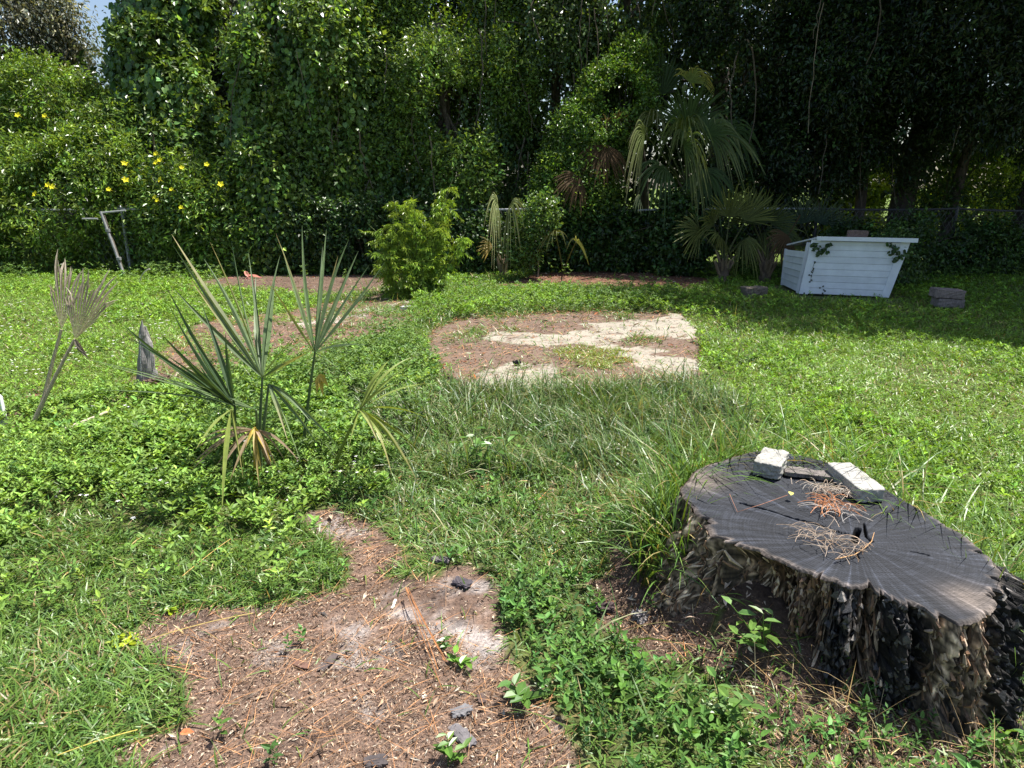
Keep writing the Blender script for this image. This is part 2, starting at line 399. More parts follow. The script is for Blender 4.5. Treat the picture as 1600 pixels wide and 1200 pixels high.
def grass_short():
    r=np.random.default_rng(1)
    def keep(px,py,x,y):
        b=bare(px,py);t=zone('TALL',px,py);m=zone('MOUND',px,py);w=zone('WEED',px,py);c=zone('COVER',px,py)
        p=np.ones(len(px));p[c]=.38;p[w]=.42;p[b]=.018;p[m]=.10;p[m&(py>1020)]=.35;p[t]=.5;lt=zone('LITL',px,py);p[lt]=.04+.4*(vfbm(x*2.3,y*2.6,97)[lt]>.53)
        p*=np.clip(.55+1.3*(vfbm(x*1.7,y*1.7,9)-.35),.25,1)
        tf=zone('TUFT',px,py);p[tf]=1.0;sl=zone('SLABL',px,py)&~tf;p[sl]=.05+.55*np.clip((vfbm(x*2.2,y*2.2,88)[sl]-.55)*8,0,1)*(slabshow(x,y)[sl]<.3)
        p[(y>12.2)]*=.35;p[SHED(x,y)]=0
        return r.uniform(size=len(px))<p
    P=sample(1.15,13.5,lambda d:12500*min(1,(2.2/d)**1.1),keep,r)
    n=len(P);d=P[:,1];sc=1+.10*np.maximum(d-2.2,0)
    px,py=pix(P[:,0],P[:,1])
    D=rv(n,r);D[:,2]=np.abs(D[:,2])*.6+.6+.9*vnoise(P[:,0]*5,P[:,1]*5,64)
    # blades lie over in patches
    ang=6.28*vnoise(P[:,0]*2.2,P[:,1]*2.2,61);D[:,0]+=.6*np.cos(ang);D[:,1]+=.6*np.sin(ang)
    L=r.uniform(.04,.115,n)*(1+.05*np.maximum(d-3,0))*(.8+.5*vnoise(P[:,0]*1.3,P[:,1]*1.3,5));W=r.uniform(.0040,.0088,n)*sc
    right=(px>1050)&(py<900);L[right]*=.8
    c=vary(G_GRASS,n,.22,.14,r);c[right]=vary(G_LAWN,right.sum(),.22,.12,r)
    lf=(px<500)&(py<640);c[lf]=vary(G_LAWN*1.02,lf.sum(),.22,.12,r);L[lf]*=.7
    tf=zone('TUFT',px,py);c[tf]=vary([.2,.27,.04],tf.sum(),.15,.1,r);L[tf]*=.8
    dry=r.uniform(size=n)<.055+.1*(vfbm(P[:,0]*2,P[:,1]*2,14)>.58);c[dry]=vary([.30,.23,.11],dry.sum(),.25,.1,r)
    P[:,2]-=.004
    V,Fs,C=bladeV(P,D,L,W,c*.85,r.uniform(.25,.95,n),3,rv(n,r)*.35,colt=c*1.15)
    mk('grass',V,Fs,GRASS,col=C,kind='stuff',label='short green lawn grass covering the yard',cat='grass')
grass_short()
def grass_tall():
    r=np.random.default_rng(2)
    def keep(px,py,x,y):
        p=np.zeros(len(px));p[(px>320)&(px<610)&(py>600)&(py<745)]=.3;p[zone('TALL',px,py)]=1;p[zone('MIXG',px,py)]=.22;p[zone('TALLR',px,py)]=.55
        p[zone('WEED',px,py)]=.05;lw=(px>1080)&(py<1000)&(p==0);p[lw]=.10*(vfbm(x*1.9,y*1.9,84)[lw]>.52);p[zone('DIRT',px,py)]=0
        p*=np.clip(.15+2.6*(vfbm(x*2.8,y*2.8,19)-.3),.05,1)
        # a fringe leaning over the back rim of the stump
        return r.uniform(size=len(px))<p
    P=sample(1.4,9.5,lambda d:3200*min(1,(3/d)**.8),keep,r)
    n=len(P);D=rv(n,r)*.42;D[:,2]=1
    ang=6.28*vnoise(P[:,0]*1.5,P[:,1]*1.5,61);D[:,0]+=.25*np.cos(ang);D[:,1]+=.25*np.sin(ang)-.08
    px,py=pix(P[:,0],P[:,1])
    L=r.uniform(.14,.32,n);L[zone('MIXG',px,py)]*=.6;L[(px>1180)&~zone('TALLR',px,py)]*=.6;W=r.uniform(.005,.0095,n)*(1+.04*P[:,1]);L*=.65+.7*vfbm(P[:,0]*3,P[:,1]*3,66)
    c=vary(G_TALL,n,.25,.15,r);bl=r.uniform(size=n)<.2;c[bl]=vary([.24,.24,.12],bl.sum(),.2,.1,r)
    tr=zone('TALLR',px,py)|(px>1180);c[tr]=vary(G_GRASS*1.05,tr.sum(),.2,.12,r);L[tr]*=.85
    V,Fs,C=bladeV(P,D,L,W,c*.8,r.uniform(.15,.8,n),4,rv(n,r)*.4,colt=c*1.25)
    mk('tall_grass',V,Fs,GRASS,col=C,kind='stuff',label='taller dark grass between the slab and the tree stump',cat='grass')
grass_tall()
def stump_fringe():
    r=np.random.default_rng(3);n=3600
    th=np.concatenate([r.uniform(.0,2.8,int(n*.8)),r.uniform(-.35,.15,n-int(n*.8))])
    rr=rimr(th)+r.uniform(.015,.22,n);P=np.stack([RIMC[0]+rr*np.cos(th),RIMC[1]+rr*np.sin(th)],1);P=np.column_stack([P,hfun(P[:,0],P[:,1])])
    D=rv(n,r)*.35;D[:,2]=1.2;inw=np.stack([-np.cos(th),-np.sin(th),0*th],1);D+=inw*(r.uniform(-.1,1.0,n)*np.where(th>2.2,.3,1))[:,None]
    L=r.uniform(.25,.58,n)*np.where(th>2.2,.75,1);c=vary(G_GRASS*.9,n,.22,.15,r);dr=r.uniform(size=n)<.12;c[dr]=vary([.3,.24,.1],dr.sum(),.2,.1,r)
    V,Fs,C=bladeV(P,D,L,r.uniform(.005,.011,n),c*.8,r.uniform(.3,1.0,n),6,rv(n,r)*.3,colt=c*1.2)
    mk('fringe_grass',V,Fs,GRASS,col=C,kind='stuff',label='long grass leaning over the back rim of the stump',cat='grass')
stump_fringe()
def rosettes(P,r,nl,L,W,col,up=.5,shape=6,stem=0.0,v=.2):
    """little broad-leaved plants: nl leaves round each point, in one or more tiers"""
    n=len(P);A=[]
    nl_=np.arange(nl);ph=r.uniform(0,6.28,n)[:,None]+nl_[None]*2.39996
    tier=(nl_/nl)[None]
    D=np.stack([np.cos(ph),np.sin(ph),up+.5*tier+0*ph+r.normal(size=(n,nl))*.25],-1).reshape(-1,3)
    Pz=np.repeat(P,nl,0).reshape(n,nl,3).copy();Pz[...,2]+=stem*(.25+.75*tier)*r.uniform(.6,1.3,(n,1));Pz=Pz.reshape(-1,3)
    c=np.repeat(vary(col,n,v,.12,r),nl,0)*np.exp(r.normal(size=(n*nl,1))*.12)
    c=c*(np.ones((n,nl))*(.8+.45*tier)).reshape(-1,1)
    N=np.array([0,0,1.0])+rv(n*nl,r)*.35
    l=np.repeat(np.broadcast_to(L,(n,)),nl)*r.uniform(.65,1.2,n*nl)
    return leafV(Pz,D,N,l,l*W,c,shape,.12,.15)
def covers():
    r=np.random.default_rng(4);mb=MB()
    # dense pale creeping cover at left
    def keep(px,py,x,y):
        p=np.zeros(len(px));p[zone('COVER',px,py,2.2)]=1;p[zone('BUSHY',px,py)]=.55;p[(px<600)&(py>780)]*=.45;p[(px<600)&(py>800)]+=.05;p[zone('DIRT',px,py)]=0
        p*=np.clip(.6+1.3*(vfbm(x*2,y*2,29)-.3),.3,1);return r.uniform(size=len(px))<p
    P=sample(2,7,lambda d:2500*min(1,(3/d)**1.0),keep,r);n=len(P);P[:,2]+=r.uniform(0,.06,n)*(.4+vfbm(P[:,0]*3,P[:,1]*3,7))+.22*np.clip(vfbm(P[:,0]*2.6,P[:,1]*2.6,70)-.42,0,1)
    mb.add(*rosettes(P,r,6,.028*(1+.05*P[:,1])*(.65+.8*vnoise(P[:,0]*2,P[:,1]*2,76)),.46,G_COVER,.35,6,.06,.3))
    mb.build('ground_cover',GLEAF,kind='stuff',label='creeping pale green broadleaf ground cover at left',cat='ground cover')
    mb=MB()
    def keep2(px,py,x,y):
        p=np.zeros(len(px));p[(px>1040)&(py<1000)]=.5*np.clip((vfbm(x*.9,y*.9,45)[(px>1040)&(py<1000)]-.3)*4,.15,1);p[(px<480)&(py<640)]=.5
        p[bare(px,py)|zone('TALL',px,py)|zone('MOUND',px,py)]=0;p[zone('WEEDM',px,py)]=1;p[y>12.4]*=.5;p[SHED(x,y)]=0
        p[(px>480)&(px<1100)&(py<500)&~bare(px,py)]=.6
        p*=np.clip(.5+1.8*(vfbm(x*1.4,y*1.4,39)-.35),.15,1);return r.uniform(size=len(px))<p
    P=sample(2,13.3,lambda d:1700*min(1,(3/d)**1.1),keep2,r);n=len(P);P[:,2]+=r.uniform(.01,.05,n)+.07*np.clip(vfbm(P[:,0]*2,P[:,1]*2,83)-.45,0,1)*3*r.uniform(0,1,n)
    pxw,pyw=pix(P[:,0],P[:,1]);wm=zone('WEEDM',pxw,pyw);P[wm,2]+=r.uniform(0,.12,wm.sum())
    mb.add(*rosettes(P,r,5,.026*(1+.06*P[:,1])*(.6+.9*vnoise(P[:,0]*1.7,P[:,1]*1.7,77)),.42,G_LAWN*1.0,.5,4,.035,.3))
    mb.build('lawn_weeds',GLEAF,kind='stuff',label='small broadleaf weeds mixed through the lawn',cat='weeds')
    mb=MB()
    def keep3(px,py,x,y):
        p=np.zeros(len(px));p[zone('WEED',px,py)]=1;p[zone('MOUND',px,py)]=.2;p[zone('MOUND',px,py)&(py>1010)]=.5;p[zone('MIXG',px,py)]=.25;p[zone('DIRT',px,py)]=.012;p[zone('DIRT2',px,py)]=.05
        p[zone('TALL',px,py)]=.12
        p*=np.clip(.2+2.4*(vfbm(x*4,y*4,49)-.3),.05,1);return r.uniform(size=len(px))<p
    P=sample(1.2,5,lambda d:640,keep3,r);n=len(P)
    mb.add(*rosettes(P,r,7,r.uniform(.018,.040,n),.5,[.095,.2,.04],.4,6,.075))
    P=P[r.uniform(size=n)<.35]+r.normal(size=(1,3))*.0;P[:,:2]+=r.normal(size=(len(P),2))*.04
    mb.add(*rosettes(P,r,12,.018,.4,[.085,.17,.05],.7,4,.09))
    mb.build('foreground_weeds',GLEAF,kind='stuff',label='leafy low weeds growing between the bare soil and the stump',cat='weeds')
    # upright bushy weeds round the young palm and before the slab
    mb=MB()
    def keep5(px,py,x,y):
        p=np.zeros(len(px));p[zone('BUSHY',px,py)]=.9;p[(px>330)&(px<640)&(py>570)&(py<745)]=.9;p[(px>540)&(px<700)&(py>600)&(py<700)]=.5;p[zone('WEEDM',px,py)]=.35;p[(y>11.6)&(y<12.9)&(vfbm(x*1.1,y,93)>.47)]=.6;p[(px>880)&(px<1050)&(py>462)&(py<500)]=.8
        p[bare(px,py)]*=.1;p*=np.clip(.2+2.2*(vfbm(x*2.6,y*2.6,59)-.3),.05,1);return r.uniform(size=len(px))<p
    P=sample(2.6,13,lambda d:230*min(1,(3/d)**.5),keep5,r);n=len(P);st=[]
    qx,qy=pix(P[:,0],P[:,1]);tallf=np.where((qx>330)&(qx<640)&(qy>570)&(qy<745),1.5,1.0)
    for kk,(zz,LL) in enumerate(((.05,.034),(.11,.034),(.17,.032),(.22,.028))):
        Q=P.copy();Q[:,2]+=zz*tallf*(.6+.8*vnoise(P[:,0]*3,P[:,1]*3,5));Q[:,:2]+=r.normal(size=(n,2))*.02*(kk+1);mb.add(*rosettes(Q,r,5,LL*(1+.05*P[:,1]),.42,[.12,.21,.045],.3,6,.03))
    mb.build('bushy_weeds',GLEAF,kind='stuff',label='upright bushy weeds round the young palm and behind the slab',cat='weeds')
    # tiny white flowers in the cover
    def keep4(px,py,x,y):
        q=zone('COVER',px,py)*1.0;q[(px<420)&(py<640)]=.45;q[bare(px,py)]=0
        q*=np.clip((vfbm(x*2.5,y*2.5,81)-.42)*6,0.03,1);return r.uniform(size=len(px))<q
    P=sample(2.4,9,lambda d:75,keep4,r);n=len(P);P[:,2]+=r.uniform(.05,.10,n)
    k=5;D=np.stack([np.cos(np.arange(k)*1.2566),np.sin(np.arange(k)*1.2566),np.full(k,.25)],1);D=np.tile(D,(n,1))
    V,Fs,C=leafV(np.repeat(P,k,0),D,np.tile([0,0,1.0],(n*k,1)),.011*np.repeat(1+.05*P[:,1],k),.009,np.repeat(vary([.75,.74,.72],n,.08,.02,r),k,0))
    mk('white_flowers',V,Fs,PETAL,col=C,kind='stuff',label='tiny white flowers scattered in the ground cover',cat='flowers')
covers()
def litter():
    r=np.random.default_rng(6)
    TAN=np.array([.33,.235,.165]);BRN=np.array([.16,.095,.06]);RUST=np.array([.33,.12,.05]);PALE=np.array([.5,.43,.34])
    def keep(px,py,x,y):
        p=np.zeros(len(px))
        for k,v in (('DIRT',1),('DIRT2',1),('MOUND',.9),('LITL',.55),('BACKL',.6),('BACKL2',.5),('SML',.6),('SML2',.6),('SLABL',.8),('ASH',.3),('MIXG',.25)):
            z=zone(k,px,py);p[z]=v
        p*=np.clip(1-slabshow(x,y)*.72*zone('SLABL',px,py),0,1)
        p*=np.clip(.3+1.6*(vfbm(x*5,y*5,91)-.2),.1,1);p[SHED(x,y)]=0
        return r.uniform(size=len(px))<p
    P=sample(1.15,13,lambda d:40000*min(1,(1.9/d)**1.9),keep,r);n=len(P);P[:,2]+=r.uniform(.002,.012,n)
    D=rv(n,r);D[:,2]*=.25;d=P[:,1];L=np.exp(r.normal(size=n)*.55)*.0085*(1+.28*np.maximum(d-2,0)**.8);W=L*r.uniform(.06,.30,n)
    c=vary(TAN,n,.4,.08,r);q=r.uniform(size=n);c[q<.42]=vary(BRN,(q<.42).sum(),.35,.12,r);pl=q>np.where(d>4.5,.8,.9);c[pl]=vary(PALE,pl.sum(),.2,.05,r)
    px,py=pix(P[:,0],P[:,1]);rd=(q>.55)&(q<.8)&(py<700);c[rd]=vary(RUST,rd.sum(),.3,.15,r)
    V,Fs,C=leafV(P,D,np.array([0,0,1.0])+rv(n,r)*.45,L,W,c,4,.2,.1)
    mk('leaf_litter',V,Fs,CHIP,col=C,kind='stuff',label='brown leaf crumbs and wood chips lying on the bare soil and slab',cat='litter')
    # pine needles: long thin curved strips lying down
    P=sample(1.15,9.5,lambda d:420*min(1,(2/d)**.6),lambda px,py,x,y:keep(px,py,x,y),r);n=len(P);P[:,2]+=r.uniform(.008,.02,n)
    a=r.uniform(0,3.14,n);a=np.where(r.uniform(size=n)<.4,.75+r.normal(size=n)*.35,a)
    D=np.stack([np.cos(a),np.sin(a),.10+.1*r.uniform(size=n)],1)
    c=vary([.36,.19,.09],n,.3,.12,r);V,Fs,C=bladeV(P,D,r.uniform(.07,.19,n),.0016*(1+.35*(P[:,1]-1.5)),c,r.uniform(.08,.2,n),4,rv(n,r)*.1)
    V[:,2]=np.maximum(V[:,2],hfun(V[:,0],V[:,1])+.004)
    mk('pine_needles',V,Fs,CHIP,col=C,kind='stuff',label='fallen orange brown pine needles across the bare soil and slab',cat='pine needles')
    # dead straw around the stump foot
    def k2(px,py,x,y):
        p=(zone('MOUND',px,py)*1.0+zone('DIRT2',px,py)*.3)*np.clip(2.4*vfbm(x*6,y*6,33)-.5,.05,1);return r.uniform(size=len(px))<p
    P=sample(1.2,3.2,lambda d:900,k2,r);n=len(P);D=rv(n,r);D[:,2]=np.abs(D[:,2])*.8+.15
    c=vary([.42,.32,.17],n,.35,.12,r);V,Fs,C=bladeV(P,D,r.uniform(.08,.28,n),r.uniform(.0012,.0034,n),c,r.uniform(.1,.7,n),4,rv(n,r)*.3)
    mk('dead_straw',V,Fs,DRY,col=C,kind='stuff',label='dry straw and dead grass stems heaped at the foot of the stump',cat='straw')
litter()
# ------------------------------------------------------------------ tree stump
def charge(T,S): return np.zeros_like(T)
def stump():
    root=empty('tree_stump',(RIMC[0],RIMC[1],0),'large weathered tree stump with a blackened sawn top and charred bark','tree stump')
    nth=1080
    th=np.arange(nth)/nth*2*math.pi-math.pi
    rr=rimr(th)+.006*sn(np.cos(th)*3,np.sin(th)*3,0,2.2,5)+.0035*sn(np.cos(th)*3,np.sin(th)*3,0,9,6)
    rx,ry=RIMC[0]+rr*np.cos(th),RIMC[1]+rr*np.sin(th)
    rpx,rpy=pix(rx,ry,SH)
    front=(ry<RIMC[1]+.02*0)&(rpy>790)|((rpx<1130)&(rpy>770))
    # notches bitten out of the front rim
    def bumpf(c,w): return np.exp(-((rpx-c)/w)**2)*front
    rr=rr-front*.03*np.clip((vfbm(th*11,0*th,15,3)-.60)*8,0,1)-.035*bumpf(1360,13)-.02*bumpf(1178,10)-.02*bumpf(1302,9)-.03*bumpf(1480,8)+front*.012*(vfbm(th*20,0*th,9,5)-.5)
    # sawn face
    nr=130;q=np.linspace(0,1,nr)**.85
    A,Q=np.meshgrid(th,q);r_=Q*rr[None]
    x=RIMC[0]+r_*np.cos(A);y=RIMC[1]+r_*np.sin(A)
    z=SH+.006*sn(x,y,0,1.2,31)+.0015*sn(x,y,0,12,32)+.0009*np.sin((y*.6+x)*520+4*sn(x,y,0,3,33))-.010*np.clip((Q-.97)/.03,0,1)**2
    # the long check and short ones, real grooves
    def crack(pts,w,dep):
        P=np.array([gz(a,b,SH)[:2] for a,b in pts]);d=np.full(x.shape,9.)
        for a,b in zip(P[:-1],P[1:]):
            ab=b-a;t=np.clip(((x-a[0])*ab[0]+(y-a[1])*ab[1])/(ab@ab),0,1);d=np.minimum(d,np.hypot(x-a[0]-t*ab[0],y-a[1]-t*ab[1]))
        d=d+.0018*sn(x,y,0,18,35)
        return -dep*np.clip(1-d/w,0,1)**.6
    cr=crack([(1158,784),(1200,796),(1240,810),(1275,818),(1298,827),(1325,833)],.0065,.035)
    cr=np.minimum(cr,crack([(1334,846),(1337,836),(1341,826)],.012,.05));cr=np.minimum(cr,crack([(1350,818),(1354,838),(1362,846)],.006,.03))
    cr=np.minimum(cr,crack([(1336,862),(1342,874)],.005,.02));cr=np.minimum(cr,crack([(1425,862),(1450,868)],.004,.02))
    cr=np.minimum(cr,crack([(1225,736),(1262,742),(1300,752)],.009,.02))
    z=z+cr
    V=np.stack([x,y,z],-1).reshape(-1,3)
    i=np.arange(nr-1)[:,None]*nth;j=np.arange(nth)[None];k=(j+1)%nth
    Fq=np.stack([i+j,i+k,i+nth+k,i+nth+j],-1).reshape(-1,4)
    edge=(1-Q)*rr[None]
    ch=np.array([.016,.018,.023]);br=np.array([.23,.185,.15])
    e=np.clip(1-edge/(.022+.012*sn(x,y,0,4,41)),0,1)**1.3
    e2=np.exp(-((x-gz(1520,935,SH)[0])**2+(y-gz(1520,935,SH)[1])**2)/.005)*.5+np.exp(-((x-gz(1085,745,SH)[0])**2+(y-gz(1085,745,SH)[1])**2)/.012)*.6
    e=np.clip(e*.42*(.3+1.4*vfbm(A*7,A*0,46))+e2,0,.9)[...,None]
    g=(.75+.6*vfbm(x*5,y*5,42))[...,None]
    C=(ch*g)*(1-e)+br*e*(.6+.8*vfbm(x*30,y*30,43)[...,None])
    C*=(.8+.5*vfbm(x*60+y*20,y*14,44,3))[...,None];C[cr<-.008]=(.01,.009,.008)
    m,nt,b,out=M('sawn_face');c=attr(nt);st=attr(nt,'st','Vector')
    mp=nt.nodes.new('ShaderNodeMapping');mp.inputs['Scale'].default_value=(30,1.2,1);nt.links.new(st,mp.inputs[0])
    n1=noise(nt,1.6,6,.7,mp.outputs[0])   # streaks along the radius
    mp2=nt.nodes.new('ShaderNodeMapping');mp2.inputs['Scale'].default_value=(1.2,55,1);nt.links.new(st,mp2.inputs[0])
    n2=noise(nt,2.2,4,.6,mp2.outputs[0])    # rings
    mp3=nt.nodes.new('ShaderNodeMapping');mp3.inputs['Rotation'].default_value=(0,0,.5);mp3.inputs['Scale'].default_value=(10,160,1);nt.links.new(coord(nt),mp3.inputs[0])
    n3=noise(nt,1,3,.6,mp3.outputs[0])    # saw marks
    r1=ramp(nt,n1.outputs[0],[(.3,(.5,.5,.51)),(.5,(1,1,1)),(.6,(1.6,1.6,1.62)),(.7,(3.4,3.4,3.5))])
    r2=ramp(nt,n2.outputs[0],[(.3,(.7,.7,.7)),(.7,(1.35,1.35,1.36))])
    r3=ramp(nt,n3.outputs[0],[(.35,(.75,.75,.75)),(.65,(1.25,1.25,1.27)),(.75,(2.3,2.3,2.35))])
    cc=mixc(nt,1,mixc(nt,1,mixc(nt,1,c,r1.outputs[0],'MULTIPLY'),r2.outputs[0],'MULTIPLY'),r3.outputs[0],'MULTIPLY')
    nt.links.new(cc,b.inputs['Base Color']);b.inputs['Roughness'].default_value=.7;b.inputs['Specular IOR Level'].default_value=.22
    ad=nt.nodes.new('ShaderNodeMath');ad.operation='ADD';nt.links.new(n2.outputs[0],ad.inputs[0]);nt.links.new(n3.outputs[0],ad.inputs[1])
    bump(nt,b,ad.outputs[0],.45,.004)
    uv=np.stack([np.abs(A)/3.1416,r_],-1).reshape(-1,2)
    mk('cut_face',V,Fq,m,root,col=C.reshape(-1,3),uv=uv,smooth=True)
    # bark / side
    nz=150;S=np.linspace(0,1,nz)
    T2,S2=np.meshgrid(th,S);RR=np.repeat(rr[None],nz,0);PXR=np.repeat(rpx[None],nz,0);FR=np.repeat(front[None]*1.0,nz,0)
    zz=SH-.010-S2*(SH+.08)
    def lob(c,w,p=2): return np.exp(-np.abs((PXR-c)/w)**p)*FR
    cx,cy=np.cos(T2),np.sin(T2)
    d=.10*S2**2.2                                              # general root flare
    fl=lob(1085,45);d+=fl*(.01+.12*S2**1.2)*np.where(PXR<1120,1,.8)        # grey root running out at left
    rec=lob(1205,70,4);d-=rec*(.055*np.clip(S2*7,0,1)-.01*S2)       # rotted hollow under the rim
    for c,w,amp,zt in ((1325,20,.065,.10),(1400,24,.075,.14),(1447,12,.03,.1)):      # charred lumps proud of the rim
        l=lob(c,w,3.5);d+=l*amp*np.clip((S2-zt*.3)/.16,0,1)**.7*(1-.25*S2)
    d+=lob(1490,24,3)*.02*S2;d-=FR*.035*np.clip((vfbm(T2*9,S2*3.5,58,4)-.52)*9,0,1)*np.clip(S2*7,0,1)*(1-charge(T2,S2));
    d-=lob(1362,10,2)*.07;d-=lob(1436,7,2)*.05*np.clip(S2*5,0,1);d-=lob(1427,30,2)*.10*np.clip((S2-.5)/.3,0,1)*np.clip((PXR-1395)/10,0,1)
    rb=((T2>-1.15)&(T2<.1));rbf=np.clip((T2+1.12)/.05,0,1)*np.clip((.1-T2)/.3,0,1);d+=rbf*(.055*np.clip((S2-.03)/.08,0,1))    # black bark slab at right
    d-=np.exp(-((T2+1.17)/.03)**2)*.08*np.clip(S2*6,0,1)
    # fibre and rough bark relief
    wq=vfbm(T2*7,S2*2,50,3)*2.2;rid=vfbm(T2*18+wq*.5,S2*1.5+7,51,5)-.5;rid2=vfbm(T2*80+wq,S2*2.6,52,4)-.5
    d+=(.06+.03*FR)*rid*np.clip(S2*9,0,1)+.018*rid2*np.clip(S2*12,0,1)
    x3=T2*.55;z3=S2*.42
    c1_,e1_,i1_=cell(x3*26+wq*.25,z3*20,71);c2_,e2_,i2_=cell(x3*60,z3*45,72);c3_,e3_,i3_=cell(x3*80+wq*.3,z3*5,73)
    charred=np.clip(lob(1325,24,4)+lob(1402,32,4)+lob(1447,12,4)+rbf*1.0,0,1)
    alig=np.abs(vfbm(T2*34+vfbm(T2*9,S2*4,3),S2*13,53,4)-.5)*2
    d+=charred*(.026*np.minimum(e1_*2.2,1)-.015+.006*np.minimum(e2_*2,1)+.012*(i1_-.5)+.05*(vfbm(T2*12,S2*5,55,3)-.5))*np.clip(S2*9,0,1);d+=FR*.10*(vfbm(T2*10,S2*2.6,56,4)-.5)*np.clip(S2*6,0,1)
    d+=.016*(vfbm(T2*110,S2*9,54)-.5)*np.clip(S2*9,0,1)+(1-charred)*(.035*(vfbm(T2*75,S2*2.2,74,3)-.5)+.02*(vfbm(T2*150,S2*5,75,2)-.5))*np.clip(S2*9,0,1)*(.4+.6*FR)
    x=RIMC[0]+(RR+d)*cx;y=RIMC[1]+(RR+d)*cy
    zz=zz+.03*(vfbm(T2*30,S2*3,57)-.5)*(1-S2)*np.clip(S2*10,0,1)
    grey=np.array([.48,.36,.26]);rot=np.array([.19,.11,.07]);blk=np.array([.024,.021,.02]);tanw=np.array([.42,.31,.22])
    C=np.zeros(x.shape+(3,))+grey
    C=C*(1-rec[...,None])+rot*rec[...,None]
    streak=vfbm(T2*45,S2*1.3,60,5)[...,None];C=C*(.1+3.2*np.clip(streak-.28,0,1))
    lite=np.clip((vfbm(T2*70,S2*6,62,4)-.62)*7,0,1)[...,None];C=C*(1-lite)+tanw*lite
    dk=np.clip((vfbm(T2*14,S2*5,63,4)-.56)*6,0,1)[...,None]*np.clip(FR,0,1)[...,None];C=C*(1-dk*.75)+blk*dk*.75
    cc=np.clip(charred+.0,0,1)[...,None];C=C*(1-cc)+blk*(.5+1.6*alig[...,None])*cc
    wh=(np.clip((vfbm(T2*60,S2*30,64,3)-.7)*9,0,1)*charred)[...,None];C=C*(1-wh)+np.array([.3,.28,.26])*wh
    top=np.clip(1-S2/(.02+.07*vfbm(T2*16,0*T2,66)[...]),0,1)[...,None]*(1-cc*.5)*np.clip(vfbm(T2*22,S2*9,67)[...,None]*2.4-.4,0,1);C=C*(1-top)+np.array([.26,.19,.13])*top*(.5+vfbm(T2*80,S2*9,65)[...,None])
    hf=np.clip((vfbm(T2*190,S2*24,68,3)-.32)*3.0,.12,2.2);fc=(1-charred)*np.clip(.45+2.2*e3_,0,1.15)*(.6+.9*i3_)+charred*np.clip(.2+2.5*np.minimum(e1_,e2_*1.3),0,1.3)*(.5+1.2*i2_);C=C*(hf*fc)[...,None]*1.25
    V=np.stack([x,y,zz],-1).reshape(-1,3)
    i=np.arange(nz-1)[:,None]*nth;Fq=np.stack([i+nth+j,i+nth+k,i+k,i+j],-1).reshape(-1,4)
    mk('bark',V,Fq,colmat('stump_bark',.8,70,(.5,1.6),.9,.006,.35,(1,1,.3),8),root,col=C.reshape(-1,3))
stump()
def stump_detail():
    root=[o for o in bpy.data.objects if o.name=='tree_stump'][0];bk=[o for o in root.children if o.name=='bark'][0]
    nth,nz=1080,150;co=np.empty(nth*nz*3,np.float32);bk.data.vertices.foreach_get('co',co);co=co.reshape(nz,nth,3)+np.array([RIMC[0],RIMC[1],0])
    r=np.random.default_rng(91);th=np.arange(nth)/nth*2*math.pi-math.pi
    fx,fy=pix(co[4,:,0],co[4,:,1],co[4,:,2][:])
    black=((fx>1300)&(fx<1345)|(fx>1378)&(fx<1456))&(fy>880)|((th>-1.12)&(th<.05))
    S=MB();K=MB()
    for _ in range(3400):
        j=r.integers(0,nth);i=int(r.uniform(2,118))
        if not(-3.1<th[j]<.35 or th[j]>2.6): continue
        p=co[i,j].astype(float);out=np.array([math.cos(th[j]),math.sin(th[j]),0.])
        if black[j]:
            k=r.uniform(.005,.013)*(1.4 if r.uniform()<.2 else 1);d=norm(rv(6,r)*.35+np.array([[1,0,0],[-1,0,0],[0,1,0],[0,-1,0],[0,0,1],[0,0,-1]]))*k*r.uniform(.6,1.4,(6,1));d[:,2]*=1.3
            K.add(p-out*.003+d,np.array([[0,2,4],[2,1,4],[1,3,4],[3,0,4],[2,0,5],[1,2,5],[3,1,5],[0,3,5]]),np.array([.03,.028,.028])*r.uniform(.4,2.6) if r.uniform()<.9 else [.22,.2,.18])
        else:
            i2=min(nz-1,i+int(r.uniform(5,24)));q=co[i2,(j+r.integers(-5,6))%nth].astype(float);w=r.uniform(.002,.0075);m=(p+q)/2+out*r.uniform(.002,.014)
            c=np.array([[.38,.29,.21],[.26,.155,.095],[.13,.085,.06],[.55,.43,.32]][r.choice(4,p=[.3,.3,.3,.1])])*r.uniform(.6,1.3)
            S.tube([p+out*.001,m,q+out*r.uniform(-.004,.006)],[w*.5,w,w*.25],4,c,cap=True)
    S.build('wood_splinters',WOODM,root);K.build('charred_crust',colmat('char',.45,120,(.4,1.5),.8,.004,.5),root)
stump_detail()
